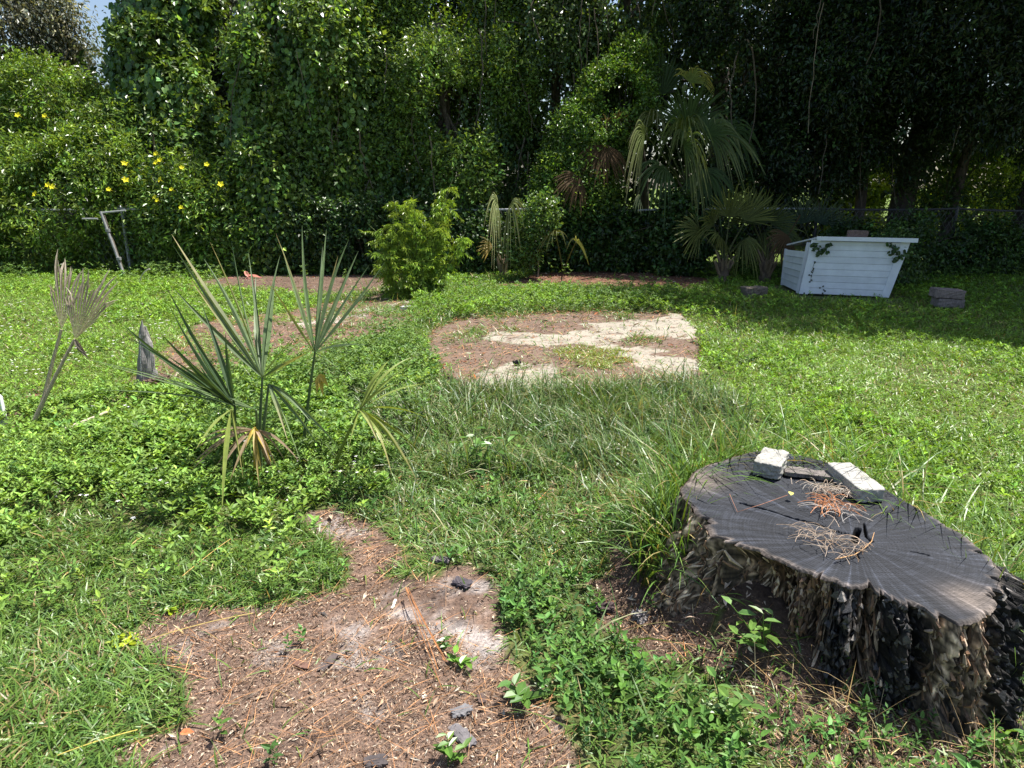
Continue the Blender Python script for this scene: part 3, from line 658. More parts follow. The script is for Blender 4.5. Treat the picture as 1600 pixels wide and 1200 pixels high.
def rough_block(name,c,ax,size,mat,col,label,cat,group=None,n=14,amp=.006,seed=0,chip=.5,parent=None):
    """block of concrete or wood with worn edges and pitted faces: subdivided box"""
    q=np.linspace(-1,1,n);V=[];Fs=[];nn=0
    s=np.asarray(size)/2
    for a in range(3):
        for sg in (-1,1):
            U,W=np.meshgrid(q,q);P=np.zeros((n,n,3));b=(a+1)%3;c_=(a+2)%3
            P[...,a]=sg;P[...,b]=U;P[...,c_]=W
            V.append(P.reshape(-1,3));i=np.arange(n-1)[:,None]*n;j=np.arange(n-1)[None]
            f=np.stack([i+j,i+j+1,i+n+j+1,i+n+j],-1).reshape(-1,4)+nn
            Fs.append(f if sg>0 else f[:,::-1]);nn+=n*n
    V=np.concatenate(V);m=np.abs(V);srt=np.sort(m*s,axis=1)
    # round edges: pull in where two coords are extreme
    e=np.clip((np.sort(m,axis=1)[:,1]-.8)/.2,0,1);V=V*(1-.05*(e**2)[:,None]*chip*2)
    W=V*s;W=W+norm(W)*(amp*(fbm(W[:,0]/s.max(),W[:,1]/s.max(),W[:,2]/s.max(),3.5,seed))+amp*.5*sn(W[:,0]/s.max(),W[:,1]/s.max(),W[:,2]/s.max(),14,seed+1))[:,None]
    ax=np.asarray(ax,float);V=np.asarray(c)+W@ax
    C=np.asarray(col)*(.75+.5*vfbm(W[:,0]*40,W[:,1]*40+W[:,2]*31,seed))[:,None]
    return mk(name,V,np.concatenate(Fs),mat,parent,col=C,loc=None if parent is not None else (c[0],c[1],c[2]-s[2]),label=label,cat=cat,group=group)
def axes(fwd,up=(0,0,1)):
    f=norm(fwd);s=norm(np.cross(f,up));u=np.cross(s,f);return np.array([f,s,u])
def on_stump():
    z=SH+.002
    a=gz(1297,728,z+.055);b=gz(1354,774,z+.055);c=gz(1382,760,z+.055);d=gz(1316,718,z+.055)
    cen=(a+b+c+d)/4;rough_block('concrete_brick',(cen[0],cen[1],z+.031),axes((b-a)*[1,1,0]),(.27,.105,.06),STONE,[.34,.33,.31],'long pale concrete brick lying at the back right of the stump top','brick','broken bricks on the stump',n=22,amp=.003,seed=3)
    a=gz(1186,714,z+.065);b=gz(1202,728,z+.065);d=gz(1222,702,z+.065)
    cen=(b+gz(1196,702,z+.065))/2+np.array([.02,0,0]);f=norm((d-b)*[1,1,0])
    rough_block('concrete_brick',(cen[0],cen[1],z+.038),axes(f+np.array([0,0,.06])),(.17,.11,.07),STONE,[.33,.32,.29],'short broken concrete brick at the back left of the stump top','brick','broken bricks on the stump',n=22,amp=.0035,seed=8,chip=.5)
    # loose bark slab behind the needles
    cen=gz(1270,742,z+.01);rough_block('bark_slab',(cen[0],cen[1],z+.014),axes((1,-.32,0)),(.23,.07,.02),WOODM,[.17,.15,.14],'flat grey slab of loose bark between the two bricks on the stump','bark piece',n=18,amp=.006,seed=12)
    r=np.random.default_rng(21)
    def clump(name,label,specs,grp=None):
        mb=MB()
        for (cx,cy,n,rad,L,col,w) in specs:
            c=gz(cx,cy,z+.006)
            for i in range(n):
                p=c+np.array([r.normal()*rad,r.normal()*rad*.8,abs(r.normal())*.008]);a=r.uniform(0,6.28);k=r.uniform(-9,9);l=L*r.uniform(.5,1.3)
                s=np.linspace(0,1,9);an=a+k*s*l*2.2;q=p+np.stack([np.cumsum(np.cos(an))*l/9,np.cumsum(np.sin(an))*l/9,.014*np.sin(s*3.1)+.004*r.uniform()],1)
                mb.tube(q,np.full(9,w),4,vary(col,1,.25,.1,r)[0],cap=False)
        mb.build(name,CHIP,loc=c,label=label,cat='pine needles')
    clump('needle_clump','tangle of pale dry pine needles on the middle of the stump top',[(1290,845,60,.04,.10,[.42,.33,.25],.0008),(1322,858,18,.03,.09,[.36,.26,.18],.0008)])
    clump('needle_clump','small heap of orange pine needles between the bark slab and the crack',[(1300,792,45,.022,.10,[.42,.19,.09],.0012),(1312,800,25,.03,.09,[.5,.45,.4],.0009)])
    clump('needle_clump','thin mat of grey pine needles in front of the long brick',[(1285,768,60,.035,.07,[.4,.33,.26],.001),(1318,775,30,.03,.07,[.42,.36,.3],.001)])
    mb=MB()
    pts=[(1366,832),(1362,846),(1350,857),(1335,867),(1305,874)];P=np.array([gz(a,b,z+.008+.004*(i%2)) for i,(a,b) in enumerate(pts)])
    mb.tube(P,[.001,.0016,.002,.002,.0026],5,[.45,.27,.13]);mb.build('twig',CHIP,loc=P[0],label='curved tan twig below the needle tangle on the stump',cat='twig')
    mb=MB();P=np.array([gz(a,b,z+h) for a,b,h in [(1140,772,.004),(1152,800,.004),(1190,788,.012),(1232,773,.02)]])
    mb.tube(P,.0012,5,[.3,.15,.1]);t=mb.build('fallen_sprig',CHIP,loc=P[1],label='thin red sprig with one round yellow leaf on the stump top',cat='sprig')
    c=gz(1234,772,z+.022);V,Fs,C=leafV(np.array([c-[.0,.012,0]]),np.array([[.3,.9,.25]]),np.array([[0,-.5,1.0]]),.028,.024,[[.62,.58,.18]],6)
    mk('leaf',V,Fs,PETAL,t,col=C)
on_stump()
# small rotten wood heap in the hollow: separate pale flakes
def flakes():
    r=np.random.default_rng(31);mb=MB()
    for i in range(190):
        p=gz(r.normal(1170,45),r.normal(912,30),.10);p[2]=hfun(p[0],p[1])+r.uniform(0,.03)
        D=rv(1,r);D[:,2]*=.4;mb.add(*leafV(p[None],D,np.array([[0,-.3,1.0]])+rv(1,r)*.5,r.uniform(.015,.05),r.uniform(.007,.02),vary([.46,.36,.28],1,.35,.08,r),6,.25,.2))
    mb.build('bark_flakes',CHIP,kind='stuff',label='pale curled bark flakes heaped below the stump rim',cat='bark flakes')
flakes()
# ------------------------------------------------------------------ near palm (explicit blades)
def blade_path(h,t,sag,n=9,bow=0.0):
    s=np.linspace(0,1,n)[:,None];L=np.linalg.norm(t-h);mid=(h+t)/2+np.array([0,0,sag*L]);side=norm(np.cross(t-h,[0,1,.3]))*bow*L
    mid=mid+side;return (1-s)**2*h+2*s*(1-s)*mid+s**2*t
def wprof(n,W,fr=.35): 
    s=np.linspace(0,1,n);return W*np.clip(s/fr*.75+.25,0,1)*np.clip((1-s)*1.7,0.02,1)**.8
def near_palm():
    t0=3.6;B=gz(400,745);root=empty('young_palm',(B[0],B[1],0),'young fan palm with stiff pointed green blades and dead lower leaves among ground cover','palm')
    GR=np.array([.13,.185,.085]);DK=np.array([.065,.11,.05]);YG=np.array([.24,.30,.07]);DEAD=np.array([.38,.28,.19]);YE=np.array([.5,.38,.06])
    r=np.random.default_rng(51)
    fans=[
     ((367,634),3.45,DK,.034,[(190,505,3.05),(203,528,2.95),(262,452,3.3),(252,522,3.1),(232,548,2.95),(300,528,3.15),(316,478,3.5),(290,560,3.0),(352,520,3.3),(268,590,3.0),(225,575,2.85)],-.02),
     ((410,590),3.65,GR,.040,[(268,366,3.75),(272,386,3.55),(328,378,3.9),(319,405,3.7),(362,378,4.0),(388,395,4.1),(438,398,3.9),(430,430,4.1),(272,452,3.5),(300,440,3.6),(400,430,4.1),(461,524,3.5),(478,552,3.4),(345,440,3.8),(375,470,4.0)],.02),
     ((492,551),3.75,GR*1.08,.032,[(431,365,3.7),(440,385,3.9),(472,352,3.8),(510,358,3.9),(504,385,4.0),(545,374,3.8),(560,392,3.9),(577,414,3.75),(601,410,3.8),(589,440,3.7),(420,440,3.5),(531,577,3.5),(569,538,3.55),(545,430,3.9),(528,400,3.8)],.02),
     ((562,641),3.5,YG,.026,[(608,563,3.6),(600,580,3.5),(645,558,3.7),(634,575,3.5),(680,600,3.6),(672,655,3.5),(670,718,3.45),(655,760,3.4),(640,735,3.35),(612,740,3.3),(608,700,3.3),(590,690,3.3),(545,700,3.35),(625,600,3.5)],.22),
     ((398,672),3.55,DEAD,.024,[(306,700,3.4),(300,726,3.35),(330,742,3.4),(311,690,3.6),(437,742,3.4),(446,722,3.4),(430,755,3.35),(345,735,3.4),(360,750,3.4),(292,745,3.3),(420,720,3.3),(467,720,3.5)],.22),
     ((398,668),3.52,YE,.028,[(411,744,3.4),(405,760,3.35),(424,722,3.4),(384,700,3.45)],.2),
     ((362,640),3.42,YG*.85,.042,[(380,748,3.2),(352,748,3.25),(347,800,3.15),(306,702,3.2)],.10),
     ((420,600),3.6,GR*1.1,.03,[(486,660,3.4),(470,722,3.35),(500,700,3.5),(440,655,3.4),(530,700,3.5),(450,690,3.3)],.15),
     ((400,640),3.5,GR*1.2,.016,[(148,565,3.2),(130,560,3.1),(157,610,3.1),(232,575,3.2)],.05),
    ]
    for hub,t,col,W,tips,sag in fans:
        mb=MB();h=at(*hub,t)
        tips=list(tips);nt_=len(tips)
        if col is DK: tips+=[((tips[q][0]*.5+tips[(q+1)%nt_][0]*.5)+r.normal()*9,(tips[q][1]*.5+tips[(q+1)%nt_][1]*.5)+r.normal()*9,tips[q][2]*.5+tips[(q+1)%nt_][2]*.5+r.normal()*.12) for q in range(0,nt_-1,2)]
        for (a,b,tt) in tips:
            e=at(a,b,tt);P=blade_path(h,e,sag+r.normal()*.015,10,r.normal()*.03);up=norm(np.array([0,-.5,.6])+rv(1,r)[0]*.6)
            ct=col*1.1 if col is not DEAD else col
            if r.uniform()<.3 and col is not DK: ct=np.array([.34,.28,.12])
            ribbon(mb,P,wprof(10,W*r.uniform(.6,.95)),up,col*(1+r.normal()*.08),ct,.28)
        f=mb.build('leaf_fan',PALM if col is not DEAD else DRY,root)
        if col is DEAD:f['label']='dead brown drooping leaf fan'
        if col is YE:f['label']='yellow dying leaf fan'
        foot=np.array([B[0]+r.normal()*.05,B[1]+r.normal()*.05,0.0])
        if hub[0]>480: foot=gz(hub[0]-20 if hub[0]<550 else 520,715 if hub[0]<550 else 735)
        P=blade_path(foot,h,.05,7);mb=MB();mb.tube(P,np.linspace(.012,.006,7),6,col*.9);mb.build('stalk',PALM,f)
    # folded yellow old leaf
    mb=MB();h=at(500,585,3.7)
    for a,b in ((495,615),(505,618),(513,604)): ribbon(mb,blade_path(h,at(a,b,3.65),.1),wprof(9,.035),np.array([0,-1,.3]),YE,YE*.8)
    mb.build('withered_leaf',PALM,root,label='small folded yellow leaf')
near_palm()
# ------------------------------------------------------------------ generic fan frond
def fan(mb,hub,axis,nrm,L,n=36,spread=3.6,fused=.45,droop=.3,col=(.06,.1,.03),colt=None,r=None,W=.03,ragged=.12,ns=9,pleat=1.0):
    r=r or R;axis=norm(axis);side=norm(np.cross(axis,nrm));nrm=np.cross(side,axis);hub=np.asarray(hub,float)
    for i in range(n):
        u=(i+.5)/n*2-1;ph=u*spread/2;d=math.cos(ph)*axis+math.sin(ph)*side
        l=L*(1-.25*abs(u)**2)*(1+r.normal()*ragged);s=np.linspace(0.02,1,ns)
        P=hub+d*l*s[:,None]+nrm*(.10*math.cos(ph*1.2)*l*s**1.5)[:,None]
        k=np.clip((s-fused)/(1-fused),0,1);P=P+np.array([0,0,-1.0])*(droop*r.uniform(.7,1.3)*l*(k**1.7+.25*s**2))[:,None]+rv(1,r)*.02*k[:,None]
        gap=spread/n*l*s*1.12;w=np.where(s<fused,np.minimum(gap,W*2.2),np.minimum(gap,W*2.2)*np.clip((1-s)/(1-fused),0.03,1)**.7)
        ribbon(mb,P,w,nrm,np.asarray(col)*(1+r.normal()*.1),colt,(.22 if i%2 else -.15)*pleat)
def palm(name,base,label,cat,fr,stemcol,group=None,seed=0,trunk=None,mat=None):
    r=np.random.default_rng(seed);b=np.asarray(base,float);root=empty(name,(b[0],b[1],0),label,cat,group)
    if trunk:
        mb=MB();h,rad=trunk;z=np.linspace(-.05,h,12);mb.tube(np.stack([b[0]+.03*np.sin(z*3),b[1]+0*z,z],1),rad*(1+.12*np.sin(z*30)),12,[.12,.09,.065],rough=.15)
        for i in range(14):   # old leaf boots
            a=r.uniform(0,6.28);zz=r.uniform(.1,h);mb.tube([[b[0]+math.cos(a)*rad*.7,b[1]+math.sin(a)*rad*.7,zz],[b[0]+math.cos(a)*rad*1.7,b[1]+math.sin(a)*rad*1.7,zz+.2]],[.03,.012],5,[.2,.15,.1])
        mb.build('trunk',BARK,root)
    top=np.array([b[0],b[1],(trunk[0] if trunk else .05)])
    for f in fr:
        hub=np.asarray(f['hub'],float);f['L']=f['L']*.84;mb=MB();ax=f.get('axis',hub-top)
        fan(mb,hub,ax,f.get('nrm',(0,-1,.4)),f['L'],f.get('n',34),f.get('spread',3.4),f.get('fused',.45),f.get('droop',.3),f.get('col',(.06,.1,.03)),f.get('colt'),r,f.get('W',.028),ns=f.get('ns',9))
        o=mb.build('frond',mat or PALM,root)
        if f.get('label'):o['label']=f['label']
        mb=MB();mb.tube(blade_path(top,hub,.06,7),np.linspace(.018,.008,7),6,stemcol);mb.build('stalk',PALM,o)
    return root
def bg_palms():
    T=12.2
    G=np.array([.055,.10,.025]);O=np.array([.11,.15,.035]);B=np.array([.11,.07,.035])
    palm('fan_palm',(3.22,12.85,0),'tall fan palm with long drooping leaf tips in front of the dark trees','palm',[
      dict(hub=at(1075,205,T),axis=(.12,-.1,1),L=1.05,n=44,spread=2.6,fused=.45,droop=.1,col=G,nrm=(0,-1,.1)),
      dict(hub=at(1068,205,T-.3),axis=(-.1,-.5,.9),L=.95,n=30,spread=2.2,fused=.3,droop=.85,col=O),
      dict(hub=at(1008,210,T-.5),axis=(-.6,-.6,.35),L=.75,n=26,spread=3.4,fused=.28,droop=.9,col=O*1.15,colt=[.25,.25,.12]),  # paler colt on drooping fronds paints sunlight caught by their tips
      dict(hub=at(1022,190,T),axis=(-.5,-.4,.9),L=.7,n=26,spread=3.2,fused=.3,droop=.8,col=O,colt=[.25,.25,.12]),
      dict(hub=at(1068,228,T-.6),axis=(.35,-.7,.4),L=.85,n=34,spread=3.6,fused=.35,droop=.85,col=G*1.2,colt=[.22,.24,.1]),
      dict(hub=at(1105,210,T-.2),axis=(.7,-.3,.5),L=.9,n=32,spread=3.2,fused=.4,droop=.75,col=G*1.1,colt=[.2,.22,.09]),
      dict(hub=at(1135,205,T+.2),axis=(.9,-.2,.35),L=.75,n=26,spread=2.8,fused=.35,droop=.8,col=G),
      dict(hub=at(1078,130,T+.2),axis=(.35,-.1,.9),L=.6,n=26,spread=2.4,fused=.45,droop=.45,col=O*1.5,colt=[.42,.36,.06]),
      dict(hub=at(1035,150,T+.6),axis=(-.2,.1,1),L=.9,n=28,spread=2.4,fused=.6,droop=.05,col=G*.8),
      dict(hub=at(1040,260,T-.3),axis=(-.5,-.6,-.3),L=.8,n=24,spread=2.6,fused=.4,droop=.6,col=G*.9),
      dict(hub=at(1095,265,T-.3),axis=(.3,-.6,-.5),L=.8,n=24,spread=2.8,fused=.4,droop=.6,col=G*.8),
    ],[.08,.1,.03],'palms at the back fence',61,trunk=(1.5,.11))
    def pm(px,py,tt,hubs,label,seed,col,L=.66):
        fr=[];r_=np.random.default_rng(seed)
        for (a,b,ax,dr) in hubs: fr.append(dict(hub=at(a,b,tt),axis=ax,L=L*r_.uniform(.8,1.15),n=28,spread=2.7,fused=.22,droop=dr*1.5,col=col,nrm=(0,-1,.5),colt=np.array(col)*1.5+[.05,.04,0],W=.022))
        b=gz(px,py);return palm('saw_palmetto',b,label,'palmetto',fr,[.09,.1,.03],'palms at the back fence',seed,trunk=(.35,.1))
    pm(1128,440,11.6,[(1115,352,(-.5,-.4,.6),.2),(1140,340,(.0,-.1,1),.02),(1165,345,(.35,.1,.9),.05),(1095,362,(-.9,-.4,.15),.15),(1128,372,(-.3,-.7,.1),.35),(1160,375,(.3,-.6,-.1),.5)],'bushy yellowish palmetto with brown stem beside the white hutch',71,[.10,.12,.03])
    pm(1195,440,11.9,[(1185,352,(-.1,-.1,1),.02),(1205,350,(.5,-.1,.8),.08),(1190,365,(.1,-.7,.2),.4),(1215,368,(.7,-.4,.1),.4),(1175,345,(-.3,.2,.9),.05)],'dark green palmetto directly behind the white hutch left corner',72,[.05,.075,.02],.7)
    pm(1268,432,12.4,[(1255,350,(-.2,0,1),.02),(1280,350,(.3,0,.9),.05),(1300,358,(.6,-.1,.6),.05),(1240,362,(-.7,-.1,.5),.1)],'bluish dark palmetto rising behind the hutch roof',73,[.035,.065,.04])
    T=11.6
    palm('drooping_palm',gz(785,432),'small palm with one pale leaf fan drooping beside the leafy shrub','palm',[
      dict(hub=at(778,318,T),axis=(-.25,-.6,.2),L=.72,n=24,spread=3.6,fused=.2,droop=1.0,col=[.2,.24,.09],colt=[.36,.36,.18],W=.02),
      dict(hub=at(796,322,T),axis=(.3,-.6,.1),L=.7,n=20,spread=3.0,fused=.2,droop=1.0,col=[.18,.22,.08],colt=[.34,.34,.17],W=.02),
      dict(hub=at(770,385,T),axis=(-.9,-.3,.1),L=.35,n=14,spread=2.0,fused=.4,droop=.2,col=[.4,.28,.06],label='short yellow dying frond')],[.1,.12,.04],'palms at the back fence',81,trunk=(.2,.06))
    palm('palm_seedling',gz(880,430),'thin palm seedling with wiry arching blades by the fence','palm',[
      dict(hub=at(900,378,11.4),axis=(.3,-.5,.5),L=.38,n=9,spread=3.0,fused=.15,droop=.8,col=[.22,.24,.09],W=.014),
      dict(hub=at(868,365,11.5),axis=(-.2,-.4,.7),L=.5,n=9,spread=2.6,fused=.1,droop=.9,col=[.2,.22,.08],W=.013)],[.14,.16,.06],'palms at the back fence',82)
    # withered fronds hanging
    for hb,ax,L,lb,sd in ((at(945,225,12.1),(-.15,-.4,-1),.62,'large brown withered palm frond hanging left of the tall fan palm',1),(at(905,275,12.0),(-.5,-.3,-.5),.5,'brown withered palm frond sagging onto the fence rail',2),
                          (at(1232,368,11.0),(-.8,-.4,-.7),.42,'small fanned brown palm frond against the hutch side',3),(at(955,215,12.4),(.3,-.2,.9),.6,'dull olive brown half dead palm frond beside the hanging brown one',4),
                          (at(998,302,11.8),(-.15,-.4,-.5),.34,'pale folded palm leaf hanging over the fence rail',5)):
        mb=MB();r=np.random.default_rng(sd+90);c=B if sd!=5 else np.array([.42,.45,.22])
        if sd==4:c=np.array([.09,.075,.025])
        fan(mb,hb,ax,(0,-1,.2),L,26 if sd!=5 else 9,2.6 if sd!=5 else .7,.5,.25,c,c*1.3,r,.026)
        mb.tube([hb,np.asarray(hb)-norm(ax)*.35+[0,.1,.1]],[.008,.012],5,c*.8)
        mb.build('dead_frond',DRY,loc=hb,label=lb,cat='palm frond',group='withered palm fronds at the back fence')
bg_palms()
def dead_near():
    r=np.random.default_rng(5)
    for base,hub,axp,L,spr,lb,n,tt in (((41,684),(117,530),(150,440),.42,1.05,'upright dead palm frond with open grey fan, front one of the leaning pair',30,4.3),((56,640),(96,515),(108,420),.46,.75,'dead palm frond with narrow folded fan, behind its leaning twin',18,4.55)):
        B=at(*base,tt+.02);B[2]=0;h=at(*hub,tt);t=at(*axp,tt+.05);mb=MB()
        fan(mb,h,t-h,(0.1,-1,.1),L,n,spr,.72,.06,[.52,.45,.36],[.45,.39,.31],r,.03,.16,9,3.2)
        mb2=MB();mb2.tube(blade_path(B,h,.0,8,.02),np.linspace(.016,.009,8),8,[.38,.32,.22]);root=mb2.build('dead_palm_frond',WOODM,loc=B,label=lb,cat='palm frond',group='dead palm fronds stuck upright at left')
        mb.build('leaf_fan',DRY,root)
        if n==30:
            mb=MB();
            for a,b in ((135,552),(128,545),(139,560)): ribbon(mb,blade_path(h,at(a,b,4.25),-.1),wprof(9,.035),np.array([0,-1,.2]),[.2,.17,.13])
            mb.build('hanging_strip',DRY,root)
dead_near()
# ------------------------------------------------------------------ trees and shrubs
def shell(blobs,n,r,thick=.16,wob=.22,wf=1.1,gap=-.6,gf=1.6,seed=0,back=.45,up=1.0):
    B=np.array(blobs,float);w=(B[:,3]*B[:,5]+B[:,3]*B[:,4]*.6);w/=w.sum();ids=r.choice(len(B),int(n*2.6),p=w)
    d=norm(rv(len(ids),r));f=1-np.abs(r.normal(size=len(ids)))*thick
    b=B[ids];P=b[:,:3]+d*b[:,3:]*f[:,None]
    k=1+wob*sn(P[:,0],P[:,1],P[:,2],wf,seed);P=b[:,:3]+d*b[:,3:]*(f*k)[:,None];out=norm(d/b[:,3:])
    keep=(P[:,2]>.03)&(sn(P[:,0],P[:,1],P[:,2],gf,seed+5)>gap)
    keep&=(d[:,1]<.25)|(r.uniform(size=len(ids))<back)
    for i,q in enumerate(B):
        s=((P-q[:3])/q[3:]);keep&=~((np.sum(s*s,1)<.5)&(ids!=i))
    P=P[keep][:n];return P,out[keep][:n]
def foliage(mb,P,out,r,per,L,W,col,spread=.22,droop=.2,shape=4,v=.2,tipcol=None,tipf=.15,upn=.8,cv=.42):
    m=len(P);T=norm(out*.7+rv(m,r)*.5+np.array([0,0,.15-droop]))
    s=r.uniform(0,1,(m,per,1));Q=P[:,None]+T[:,None]*spread*s+r.normal(size=(m,per,3))*spread*.28*(.4+s)
    D=norm(T[:,None]*.6+r.normal(size=(m,per,3))*.55+np.array([0,0,-droop]))
    N=norm(r.normal(size=(m,per,3))*.45+np.array([0,0,upn])+out[:,None]*.7)
    base=vary(col,m,cv,.16,r);c=np.repeat(base[:,None],per,1)*np.exp(r.normal(size=(m,per,1))*v)
    if tipcol is not None:
        k=(r.uniform(size=m)<tipf);c[k]=np.asarray(tipcol)*np.exp(r.normal(size=(k.sum(),per,1))*v)
    l=L*r.uniform(.6,1.3,m*per)
    mb.add(*leafV(Q.reshape(-1,3),D.reshape(-1,3),N.reshape(-1,3),l,l*W,c.reshape(-1,3),shape,.15,.18))
def limbs(mb,base,h,rad,blobs,r,col=(.12,.10,.08),nsub=3,lean=(0,0)):
    b=np.array([base[0],base[1],-.1]);top=b+np.array([lean[0],lean[1],h+.1]);s=np.linspace(0,1,9)[:,None]
    P=b*(1-s)+top*s+np.stack([.08*np.sin(s[:,0]*5+r.uniform(0,6)),.06*np.sin(s[:,0]*4+1),0*s[:,0]],1)*np.minimum(1,s*3)
    rr=rad*(1-.55*s[:,0]);rr[0]*=1.5;rr[1]*=1.12;mb.tube(P,rr,12,col,rough=.2,seed=int(r.integers(99)))
    for q in blobs:
        c=np.array(q[:3]);t=r.uniform(.45,.95);st=P[int(t*8)];e=c+rv(1,r)[0]*np.array(q[3:])*.3
        L=np.linalg.norm(e-st);mb.tube(blade_path(st,e,.12*r.normal(),8,.1*r.normal()),np.linspace(rad*.42,rad*.12,8),7,col,rough=.15)
        for k in range(nsub):
            e2=c+norm(rv(1,r))[0]*np.array(q[3:])*.9;st2=st*.4+e*.6
            mb.tube(blade_path(st2,e2,.1*r.normal(),6,.15*r.normal()),np.linspace(rad*.16,.008,6),5,col)
def vines(mb,starts,r,lo,hi,L,col,step=.055,W=.9,out=(0,-1,.3),jit=.05,cv=.25):
    for p in starts:
        l=r.uniform(lo,hi);n=max(3,int(l/step));s=np.linspace(0,l,n);ph=r.uniform(0,6.28)
        Q=p+np.stack([.08*np.sin(s*2.2+ph)+jit*r.normal(size=n),.06*np.cos(s*2+ph)+jit*r.normal(size=n)-.05*s,-s],1);Q=Q[Q[:,2]>.05]
        if len(Q)<2:continue
        n=len(Q);D=norm(np.array([0,-.25,-.9])+rv(n,r)*.4);N=norm(np.array(out)+rv(n,r)*.45)
        b=vary(col,1,cv,.12,r)[0];ll=L*r.uniform(.6,1.25,n)
        mb.add(*leafV(Q,D,N,ll,ll*W,b*np.exp(r.normal(size=(n,1))*.18),7,.1,.12))
GRP='trees and shrubs along the back fence'
SLOPE={101:.3,103:.4,104:.2,105:.45,106:.45,108:.3,102:0.0}
def tree(name,label,cat,base,blobs,n,per,L,W,col,seed,h=3,rad=.12,lean=(0,0),group=GRP,bark=(.12,.10,.08),vine=None,fol=None,extra=None,stems=0,**sh):
    r=np.random.default_rng(seed);root=empty(name,(base[0],base[1],0),label,cat,group)
    if seed in SLOPE:
        k=SLOPE[seed];blobs=[(q[0]*(1+.028*k*max(q[2]-1.2,0)/.4),q[1]+k*max(q[2]-1.2,0),q[2],q[3],q[4],q[5]) for q in blobs];n=int(n*1.45);L=L*1.22;W=W*1.05
    elif seed>=107 and seed<117: n=int(n*1.35);L=L*1.25
    mb=MB();limbs(mb,base,h,rad,blobs,r,bark,lean=lean);mb.build('trunk',BARK,root)
    P,o=shell(blobs,n,r,seed=seed,**sh);mb=MB();foliage(mb,P,o,r,per,L,W,col,**(fol or {}))
    mb.build('crown' if h>1.2 else 'foliage',LEAF,root)
    if stems:
        vb=np.array(blobs,float)
        for _ in range(stems):
            mb=MB()
            q=vb[r.integers(len(vb))];a=q[:3]+np.array([r.uniform(-1,1)*q[3]*.9,-q[4]*r.uniform(.8,1.12),r.uniform(.1,.9)*q[5]]);l=r.uniform(.7,2.2);e=a+[r.normal()*.25,-r.uniform(0,.15),-min(l,a[2]-.05)]
            mb.tube(blade_path(a,e,0,10,r.normal()*.12)+rv(10,r)*.012,np.linspace(.011,.006,10)*r.uniform(.6,1.5),5,vary([.13,.105,.08],1,.3,.05,r)[0])
            mb.build('hanging_stem',BARK,root)
    if vine:
        mb=MB();k=vine.get('n',80);vb=np.array(vine['blobs'] if 'blobs' in vine else blobs,float)
        i=r.integers(0,len(vb),k);d=norm(rv(k,r)*[1,.5,.8]+[0,-.8,.3]);Sx=vb[i,:3]+d*vb[i,3:]*1.04
        vines(mb,Sx,r,vine.get('lo',.5),vine.get('hi',1.8),vine.get('L',.06),vine.get('col',(.07,.15,.04)));mb.build('vine_leaves',LEAF,root)
    return root
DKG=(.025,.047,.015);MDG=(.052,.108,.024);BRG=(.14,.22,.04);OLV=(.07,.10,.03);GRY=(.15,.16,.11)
def X(px,y): return (px-800)/F*y*.985
